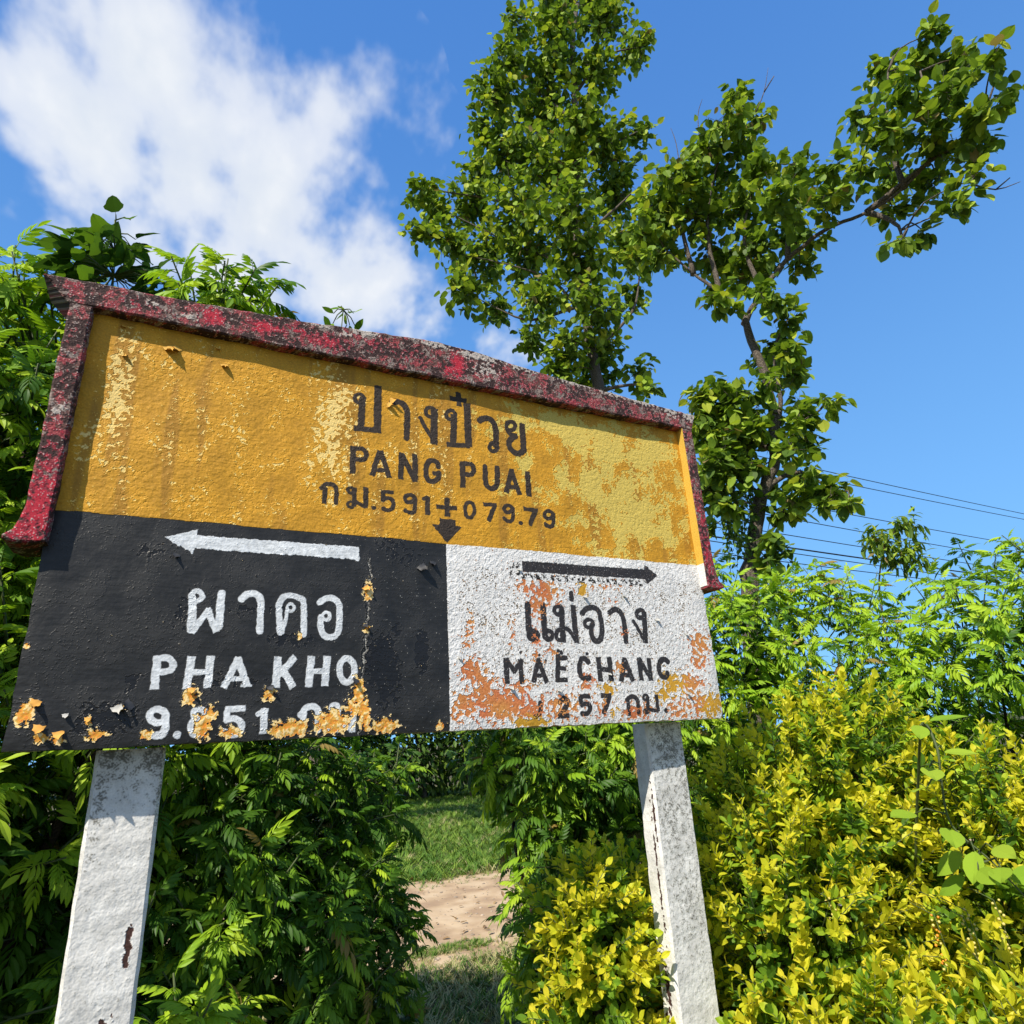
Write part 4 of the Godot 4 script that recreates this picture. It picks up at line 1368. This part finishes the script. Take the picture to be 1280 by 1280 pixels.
	var sapling_limbs := [[[3.98, 0, -1.22], [3.98, 1.3, -1.25], [3.98, 2.38, -1.22], [4.04, 2.8, -1.13], [4.12, 2.99, -1.0]], [[4.01, 2.62, -1.17], [4.1, 2.75, -0.98]]]
	var sapling_crown := [[3.98, 2.85, -1.11, 0.15], [4.16, 2.98, -1.03, 0.15], [4.12, 2.79, -0.96, 0.13], [4.04, 2.72, -1.08, 0.12], [4.08, 2.96, -1.22, 0.10], [4.13, 2.69, -0.93, 0.09]]
	var narrow := leaf_mesh(0.34, [0.06, 0.75, 1.0, 0.7, 0.0], 0.3, 0.3, 0.0, 0.06)
	tree("sapling", "thin sapling with a small leafy top standing above the right shrubs", sapling_limbs, sapling_crown, 0.014, 0.008, narrow, tree_tones, 0.085, 40.0, 200)
	# ---- shrubs
	var pinnate := pinnate_mesh(4, 0.36, 0.115, 0.35)
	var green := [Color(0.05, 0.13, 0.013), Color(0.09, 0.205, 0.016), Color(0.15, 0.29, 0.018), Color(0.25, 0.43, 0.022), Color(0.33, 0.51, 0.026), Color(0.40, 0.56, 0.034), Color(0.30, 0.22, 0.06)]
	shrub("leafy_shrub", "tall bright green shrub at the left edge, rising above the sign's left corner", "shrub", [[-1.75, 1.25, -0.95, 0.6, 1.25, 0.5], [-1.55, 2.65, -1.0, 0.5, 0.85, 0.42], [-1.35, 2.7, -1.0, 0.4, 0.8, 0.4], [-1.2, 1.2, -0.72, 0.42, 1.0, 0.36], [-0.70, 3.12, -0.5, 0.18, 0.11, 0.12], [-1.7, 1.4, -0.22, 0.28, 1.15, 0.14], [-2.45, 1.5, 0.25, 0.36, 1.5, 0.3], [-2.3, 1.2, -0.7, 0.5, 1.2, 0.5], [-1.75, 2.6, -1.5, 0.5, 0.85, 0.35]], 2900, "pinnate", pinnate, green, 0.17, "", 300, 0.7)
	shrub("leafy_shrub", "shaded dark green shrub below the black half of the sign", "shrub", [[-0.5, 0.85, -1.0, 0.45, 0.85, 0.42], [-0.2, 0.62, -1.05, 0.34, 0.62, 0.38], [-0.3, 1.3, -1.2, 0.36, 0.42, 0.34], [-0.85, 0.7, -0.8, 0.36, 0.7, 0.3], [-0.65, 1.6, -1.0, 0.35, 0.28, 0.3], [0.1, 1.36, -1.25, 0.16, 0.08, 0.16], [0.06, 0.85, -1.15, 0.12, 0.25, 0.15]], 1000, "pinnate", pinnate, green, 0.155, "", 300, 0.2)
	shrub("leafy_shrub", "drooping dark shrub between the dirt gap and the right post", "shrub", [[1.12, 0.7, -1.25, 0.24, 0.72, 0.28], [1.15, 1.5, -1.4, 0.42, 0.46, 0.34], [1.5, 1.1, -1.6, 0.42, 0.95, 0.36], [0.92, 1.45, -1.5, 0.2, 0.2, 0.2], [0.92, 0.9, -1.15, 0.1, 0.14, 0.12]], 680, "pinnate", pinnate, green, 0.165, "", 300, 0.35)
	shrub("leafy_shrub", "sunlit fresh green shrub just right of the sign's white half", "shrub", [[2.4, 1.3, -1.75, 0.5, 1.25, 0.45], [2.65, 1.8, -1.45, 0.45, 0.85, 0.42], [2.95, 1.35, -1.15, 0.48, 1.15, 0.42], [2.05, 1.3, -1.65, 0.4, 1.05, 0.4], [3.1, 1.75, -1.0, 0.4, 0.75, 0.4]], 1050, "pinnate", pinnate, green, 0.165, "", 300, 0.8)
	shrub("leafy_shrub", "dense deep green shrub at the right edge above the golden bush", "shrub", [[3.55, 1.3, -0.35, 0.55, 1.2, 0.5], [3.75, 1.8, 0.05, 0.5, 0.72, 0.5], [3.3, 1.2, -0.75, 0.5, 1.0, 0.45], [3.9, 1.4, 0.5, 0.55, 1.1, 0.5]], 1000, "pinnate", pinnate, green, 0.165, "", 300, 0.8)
	shrub("leafy_sprig", "fresh light green sprig beside the foot of the left post", "shrub", [[-0.60, 0.84, -0.40, 0.10, 0.12, 0.08]], 16, "pinnate", pinnate, green, 0.15, "", 300, 1.0)
	var oval := leaf_mesh(0.52, [0.08, 0.7, 1.0, 0.85, 0.0], 0.12, 0.3, 0.01)
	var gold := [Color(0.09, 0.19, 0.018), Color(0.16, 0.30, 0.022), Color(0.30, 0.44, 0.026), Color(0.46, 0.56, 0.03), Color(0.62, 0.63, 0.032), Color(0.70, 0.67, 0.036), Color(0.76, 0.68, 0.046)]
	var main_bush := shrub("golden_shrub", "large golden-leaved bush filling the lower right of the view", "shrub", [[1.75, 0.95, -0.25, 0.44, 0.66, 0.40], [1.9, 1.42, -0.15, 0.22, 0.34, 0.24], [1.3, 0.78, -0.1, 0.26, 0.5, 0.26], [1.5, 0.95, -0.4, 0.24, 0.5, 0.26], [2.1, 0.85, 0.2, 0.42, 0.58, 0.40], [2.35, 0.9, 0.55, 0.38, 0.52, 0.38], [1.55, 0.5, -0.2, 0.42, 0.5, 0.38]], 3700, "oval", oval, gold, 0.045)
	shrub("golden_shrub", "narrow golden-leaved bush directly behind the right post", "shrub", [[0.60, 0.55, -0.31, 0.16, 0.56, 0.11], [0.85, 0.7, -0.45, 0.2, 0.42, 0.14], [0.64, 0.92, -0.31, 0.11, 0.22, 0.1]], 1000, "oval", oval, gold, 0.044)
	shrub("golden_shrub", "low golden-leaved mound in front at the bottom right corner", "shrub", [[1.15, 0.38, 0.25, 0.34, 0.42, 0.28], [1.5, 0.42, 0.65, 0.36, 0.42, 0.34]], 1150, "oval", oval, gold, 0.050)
	berries(main_bush)
	# ---- climbers and shoots
	var broad := leaf_mesh(0.82, [0.35, 0.9, 1.0, 0.75, 0.62, 0.4, 0.0], 0.2, 0.22, 0.02, 0.12)
	var vine_tones := [Color(0.04, 0.09, 0.016), Color(0.065, 0.14, 0.02), Color(0.09, 0.18, 0.022), Color(0.13, 0.25, 0.024)]
	var hang := []
	for i in 170:
		var t := pow(rng.randf(), 1.25)
		var top_y := 3.66 - 0.95 * absf(t - 0.30) - 0.16 * t
		hang.append([-1.27 + 0.60 * t + rng.randf_range(-0.03, 0.03), 3.22 + (top_y - 3.22) * pow(rng.randf(), 0.7), -0.60 + rng.randf_range(-0.1, 0.1)])
	climber("climbing_vine", "dark broad-leaved vine climbing over the sign's top left corner", [[-1.3, 0, -1.0], [-1.2, 1.2, -0.95], [-1.1, 2.4, -0.65], [-1.1, 3.2, -0.6], [-1.14, 3.6, -0.6]], hang, broad, vine_tones, 0.085)
	var round_leaf := leaf_mesh(0.56, [0.2, 0.8, 1.0, 0.95, 0.6, 0.0], 0.08, 0.12, 0.006, 0.05)
	climber("climbing_vine", "shoot with large pale oval leaves hanging over the golden bush", [[1.9, 0, -0.1], [1.8, 0.9, 0.05], [1.58, 1.42, 0.33], [1.40, 1.56, 0.50], [1.355, 1.49, 0.55], [1.35, 1.4, 0.54], [1.36, 1.28, 0.53], [1.4, 1.19, 0.59], [1.43, 1.1, 0.64]], [[1.27, 1.56, 0.57], [1.41, 1.57, 0.51], [1.38, 1.48, 0.55], [1.31, 1.44, 0.54], [1.26, 1.39, 0.55], [1.4, 1.41, 0.5], [1.31, 1.31, 0.46], [1.34, 1.22, 0.59], [1.32, 1.19, 0.66], [1.41, 1.2, 0.51], [1.36, 1.27, 0.52], [1.36, 1.23, 0.63], [1.3, 1.18, 0.61], [1.41, 1.13, 0.5], [1.42, 1.14, 0.62]], round_leaf, [Color(0.2, 0.34, 0.03), Color(0.25, 0.38, 0.034), Color(0.29, 0.40, 0.04)], 0.105)
	climber("slender_shoot", "tiny leafy shoot tip peeping over the middle of the sign's red coping", [[-0.45, 0, -1.0], [-0.4, 1.2, -0.95], [-0.3, 2.4, -0.6], [-0.26, 3.36, -0.5]], [[-0.26, 3.36, -0.5], [-0.3, 3.33, -0.5], [-0.22, 3.34, -0.48], [-0.27, 3.3, -0.46], [-0.23, 3.29, -0.5], [-0.3, 3.28, -0.5], [-0.2, 3.3, -0.52], [-0.25, 3.26, -0.46], [-0.21, 3.25, -0.48], [-0.31, 3.24, -0.48], [-0.27, 3.38, -0.52], [-0.24, 3.32, -0.46]], round_leaf, [Color(0.10, 0.20, 0.02), Color(0.15, 0.27, 0.025), Color(0.2, 0.3, 0.03)], 0.06)
	# ---- far side of the road
	var bush := leaf_mesh(0.5, [0.1, 0.8, 1.0, 0.7, 0.0], 0.2, 0.2)
	var far_tones := [Color(0.03, 0.07, 0.012), Color(0.045, 0.10, 0.015), Color(0.065, 0.13, 0.018), Color(0.09, 0.17, 0.02), Color(0.12, 0.2, 0.024), Color(0.15, 0.23, 0.03)]
	var far_labels := ["dark bush far beyond the grass, leftmost of the far hedge under the sign", "dark bush far beyond the grass, second from the left of the far hedge", "dark bush far beyond the grass, in the middle of the far hedge", "dark bush far beyond the grass, fourth from the left of the far hedge", "dark bush far beyond the grass, rightmost of the far hedge under the sign"]
	for i in 5:
		var x := 3.0 + i * 3.0
		far_bush(far_labels[i], Vector3(x, 0, -19.0 - 0.6 * sin(i * 2.0)), bush, far_tones)
	# ---- overhead wires, running along the road
	var cable := plain(Color(0.07, 0.07, 0.08), 0.6)
	for i in WIRES.size():
		var a := Vector3(WIRES[i][0][0], WIRES[i][0][1], WIRES[i][0][2])
		var b := Vector3(WIRES[i][1][0], WIRES[i][1][1], WIRES[i][1][2])
		a -= (b - a) * 0.21
		var names_ := ["uppermost but one thin overhead wire crossing the sky at the right edge", "uppermost thin overhead wire crossing the sky at the right edge", "third overhead wire from the top, crossing behind the forked tree", "fourth overhead wire from the top, crossing behind the forked tree", "fifth overhead wire from the top, crossing behind the forked trunk", "thick dark overhead wire, sixth from the top behind the forked trunk", "seventh overhead wire from the top, just below the thick one", "lowest overhead wire, just above the green shrubs"]
		var o := thing("overhead_wire", names_[i], "wire", a, "overhead wires")
		var pts := []
		for k in 13:
			var t := k / 12.0
			pts.append((b - a) * t + Vector3(0, -0.25 * 4.0 * t * (1.0 - t) + 0.12, 0))
		var st := begin()
		tube(st, pts, range(13).map(func(_k): return 0.030 if i == 5 else 0.017), 5)
		part("cable", done(st), cable, o)
	for i in 2:
		utility_pole(Vector3(-6.2, 0, -12.78) if i == 0 else Vector3(51.7, 0, -15.95), ["concrete utility pole hidden behind the sign, carrying the wires", "concrete utility pole at the far right end of the wires"][i], 12.2)
	litter()
	pebbles()
	# ---- grass
	var blades := [Color(0.07, 0.15, 0.02), Color(0.10, 0.20, 0.025), Color(0.14, 0.24, 0.03), Color(0.20, 0.30, 0.04), Color(0.42, 0.38, 0.18)]
	grass_field("meadow_grass", "bright green grass beyond the dirt road", "grass", 40000, func() -> Vector3: return Vector3(rng.randf_range(-3, 18), 0, -6.6 - 0.5 * rng.randf() - 17.0 * pow(rng.randf(), 1.3)), 0.13, blades, 0.06)
	grass_field("verge_grass", "thin dry grass on the verge before the dirt road", "grass", 9000, func() -> Vector3:
		var p := Vector3(rng.randf_range(-2.5, 5), 0, rng.randf_range(-3.5, -0.6))
		return p, 0.09, blades, 0.55)
	grass_field("edge_grass", "sparse trodden grass along both edges of the dirt road", "grass", 1500, func() -> Vector3:
		var x := rng.randf_range(-0.5, 5)
		return Vector3(x, 0.003, (-3.55 - 0.45 * pow(rng.randf(), 2.0)) if rng.randf() < 0.55 else (-6.85 + 0.6 * pow(rng.randf(), 2.0))), 0.05, blades, 0.45)
	grass_field("road_grass", "green tuft of grass growing on the dirt road", "grass", 260, func() -> Vector3:
		var a := rng.randf() * TAU
		var r := sqrt(rng.randf())
		return Vector3(1.5 + cos(a) * r * 0.4, 0.004, -3.95 + sin(a) * r * 0.13), 0.04, blades, 0.15)


func pebbles() -> void:
	var stone := SphereMesh.new()
	stone.radius = 0.5
	stone.height = 0.7
	stone.radial_segments = 7
	stone.rings = 4
	var mm := MultiMesh.new()
	mm.transform_format = MultiMesh.TRANSFORM_3D
	mm.use_colors = true
	mm.mesh = stone
	mm.instance_count = 1500
	for i in 1500:
		var s := 0.008 + 0.03 * pow(rng.randf(), 4.0)
		var p := Vector3(rng.randf_range(-0.5, 4.5), 0.006, rng.randf_range(-7.0, -3.2))
		mm.set_instance_transform(i, Transform3D(Basis(Vector3.UP, rng.randf() * TAU).scaled(Vector3(s * rng.randf_range(0.8, 1.6), s, s)), p))
		var g := rng.randf_range(0.16, 0.42)
		mm.set_instance_color(i, Color(g, g * 0.8, g * 0.6))
	var o := MultiMeshInstance3D.new()
	o.name = "pebbles"
	o.multimesh = mm
	var m := plain(Color.WHITE, 0.95)
	m.vertex_color_use_as_albedo = true
	o.material_override = m
	o.set_meta("label", "small pebbles and clods scattered over the dirt road")
	o.set_meta("category", "pebbles")
	o.set_meta("kind", "stuff")
	add_child(o, true)


func litter() -> void:
	# fallen leaves and small stones on the road and verge
	var dry := leaf_mesh(0.45, [0.1, 0.9, 0.8, 0.0], 0.3, 0.3)
	var mm := MultiMesh.new()
	mm.transform_format = MultiMesh.TRANSFORM_3D
	mm.use_colors = true
	mm.mesh = dry
	mm.instance_count = 420
	var tones := [Color(0.22, 0.14, 0.07), Color(0.32, 0.22, 0.11), Color(0.16, 0.10, 0.05), Color(0.36, 0.30, 0.15)]
	for i in 420:
		var p := Vector3(rng.randf_range(-1, 5), 0.018, rng.randf_range(-7.2, -1.5))
		mm.set_instance_transform(i, leaf_at(p, Vector3(rng.randf_range(-1, 1), rng.randf_range(0, 0.3), rng.randf_range(-1, 1)), Vector3.UP + random_unit() * 0.4, rng.randf_range(0.03, 0.09)))
		mm.set_instance_color(i, tones[i % 4])
	var o := MultiMeshInstance3D.new()
	o.name = "fallen_leaves"
	o.multimesh = mm
	o.material_override = leaf_material(0.8, 0.1)
	o.set_meta("label", "scattered dry fallen leaves on the dirt road and verge")
	o.set_meta("category", "leaf litter")
	o.set_meta("kind", "stuff")
	add_child(o, true)


func climber(called: String, label: String, line: Array, spots: Array, m: Mesh, palette: Array, size: float) -> void:
	var base := Vector3(line[0][0], 0, line[0][2])
	var o := thing(called, label, "vine", base)
	var raw := []
	for q in line:
		raw.append(Vector3(q[0], q[1], q[2]) - base)
	raw[0].y = -0.03
	var pts := curve_points(raw, 4)
	var st := begin()
	tube(st, pts, range(pts.size()).map(func(i): return 0.0055 - 0.0035 * i / pts.size()), 5)
	part("stem", done(st), bark_green, o)
	var leaves := Leaves.new()
	for q in spots:
		var at := Vector3(q[0], q[1], q[2]) - base
		var near: Vector3 = pts[0]
		for p in pts:
			if p.distance_squared_to(at) < near.distance_squared_to(at):
				near = p
		var stalk := begin()
		var out := (at - near + random_unit() * 0.03 + Vector3(0, 0.01, 0)).normalized()
		if near.distance_to(at) > 0.02 and near.distance_to(at) < 0.16:
			tube(stalk, [near, near.lerp(at, 0.6) + Vector3(0, 0.015, 0), at], [0.0028, 0.0024, 0.0018], 4)
			part("leaf_stalk", done(stalk), bark_green, o)
		var along := (out + Vector3(-0.25, -0.35, 0.35) + random_unit() * 0.5).normalized()
		leaves.put(leaf_at(at, along, Vector3(-0.6, 0.7, 0.3) + random_unit() * 0.55, size * rng.randf_range(0.75, 1.15)), rng.randi_range(0, palette.size() - 1))
	hang_leaves(o, leaves, m, palette, 0.75, 0.6, 300, 0.12)


# A curtain of small leaves hanging on the forked tree's trunk.
func creeper(at: Vector3) -> void:
	var o := thing("hanging_creeper", "curtain of small-leaved creeper hanging down the forked tree's trunk", "vine", at)
	var m := leaf_mesh(0.55, [0.2, 1.0, 0.8, 0.0], 0.15, 0.2)
	var leaves := Leaves.new()
	for s in 16:
		var top := Vector3(0.16 + rng.randf_range(-0.17, 0.14), 4.05 + rng.randf_range(-0.2, 0.2), 0.33 + rng.randf_range(-0.1, 0.12))
		var low := top + Vector3(rng.randf_range(-0.04, 0.04) - 0.05, -rng.randf_range(0.7, 1.25), -0.06)
		var st := begin()
		tube(st, [top, top.lerp(low, 0.5) + random_unit() * 0.03, low], [0.006, 0.005, 0.003], 4)
		part("stem", done(st), bark_green, o)
		for i in 60:
			var p := top.lerp(low, i / 59.0) + random_unit() * 0.035
			leaves.put(leaf_at(p, random_unit() + Vector3(0, -0.9, 0), random_unit() + Vector3(-0.5, 0.6, 0.6), rng.randf_range(0.04, 0.065)), rng.randi_range(0, 3))
	hang_leaves(o, leaves, m, [Color(0.07, 0.14, 0.02), Color(0.10, 0.19, 0.022), Color(0.14, 0.24, 0.026), Color(0.18, 0.28, 0.03)], 0.4, 0.5, 120)


func berries(bush: Node3D) -> void:
	var bead := SphereMesh.new()
	bead.radius = 0.5
	bead.height = 1.0
	bead.radial_segments = 7
	bead.rings = 4
	var orange := plain(lin(0.62, 0.24, 0.015), 0.4)
	var pale := plain(lin(0.55, 0.46, 0.12), 0.45)
	var lilac := plain(lin(0.55, 0.45, 0.68), 0.7)
	for q in [[1.46, 0.98, 0.34, 22, 1.0], [1.54, 0.97, 0.38, 14, 0.0], [1.34, 1.0, 0.05, 12, 0.1], [1.6, 1.02, 0.45, 14, 0.0], [1.5, 1.0, 0.42, 12, 0.0]]:
		var c := Node3D.new()
		c.name = "berry_cluster"
		bush.add_child(c, true)
		c.position = Vector3(q[0], q[1], q[2]) - bush.position
		var st := begin()
		tube(st, [Vector3(-0.02, 0.05, -0.06), Vector3(0, 0.02, 0), Vector3(0.01, -0.06, 0.005), Vector3(0.012, -0.13, 0.006)], [0.0016, 0.0014, 0.0012, 0.0008], 4)
		part("stalk", done(st), bark_green, c)
		for i in q[3]:
			var b := part("berry", bead, orange if rng.randf() < q[4] * 0.75 else pale, c)
			var t: float = float(i) / q[3]
			b.transform = Transform3D(Basis().scaled(Vector3.ONE * rng.randf_range(0.007, 0.010)), Vector3(0.006 + rng.randf_range(-0.013, 0.013), 0.02 - 0.15 * t, rng.randf_range(-0.013, 0.013)))
	for q in [[1.36, 1.0, 0.08], [1.52, 1.18, 0.2], [1.5, 0.78, 0.45]]:
		var f := part("flower", bead, lilac, bush)
		f.transform = Transform3D(Basis().scaled(Vector3(0.016, 0.008, 0.016)), Vector3(q[0], q[1], q[2]) - bush.position)


func far_bush(label: String, at: Vector3, m: Mesh, palette: Array) -> void:
	var o := thing("far_bush", label, "bush", at, "far hedge")
	var leaves := Leaves.new()
	var st := begin()
	for i in 3:
		var x := rng.randf_range(-1.4, 1.4)
		tube(st, [Vector3(x, -0.05, 0.4), Vector3(x + rng.randf_range(-0.2, 0.2), 1.4, 0.2), Vector3(x + rng.randf_range(-0.4, 0.4), 2.6, 0)], [0.09, 0.075, 0.04], 7)
	part("stems", done(st), bark_grey, o)
	for i in 5200:
		var d := random_unit()
		var p := Vector3(0, 1.9, 0) + Vector3(d.x * 2.2, d.y * 2.1, d.z * 1.3) * pow(rng.randf(), 0.3)
		p.y += 0.2 * sin(p.x * 3.0 + at.x)
		if p.y < 0.06:
			continue
		leaves.put(leaf_at(p, d + random_unit() * 0.8 + Vector3(0, -0.4, 0), Vector3(0, 1, 0) + random_unit() * 0.7, rng.randf_range(0.14, 0.26)), rng.randi_range(0, 5))
	hang_leaves(o, leaves, m, palette, 0.5, 0.4, 0)


func utility_pole(at: Vector3, label: String, high: float) -> void:
	var o := thing("utility_pole", label, "pole", at, "utility poles")
	var concrete := noise_material(Color(0.5, 0.49, 0.47), Color(0.58, 0.57, 0.55), Color(0.66, 0.65, 0.62), 0.6, 0.9, 0.4, 81)
	var st := begin()
	tube(st, [Vector3(0, -0.3, 0), Vector3(0, high * 0.5, 0), Vector3(0, high, 0)], [0.16, 0.13, 0.10], 12)
	part("shaft", done(st), concrete, o)
	for y in [7.35, 7.87, 8.5, 9.2, 9.95, 11.05, 11.6]:
		var arm := begin()
		tube(arm, [Vector3(-0.02, y, -0.25), Vector3(-0.02, y, 0.25)], [0.035, 0.035], 6)
		part("bracket", done(arm), concrete, o)
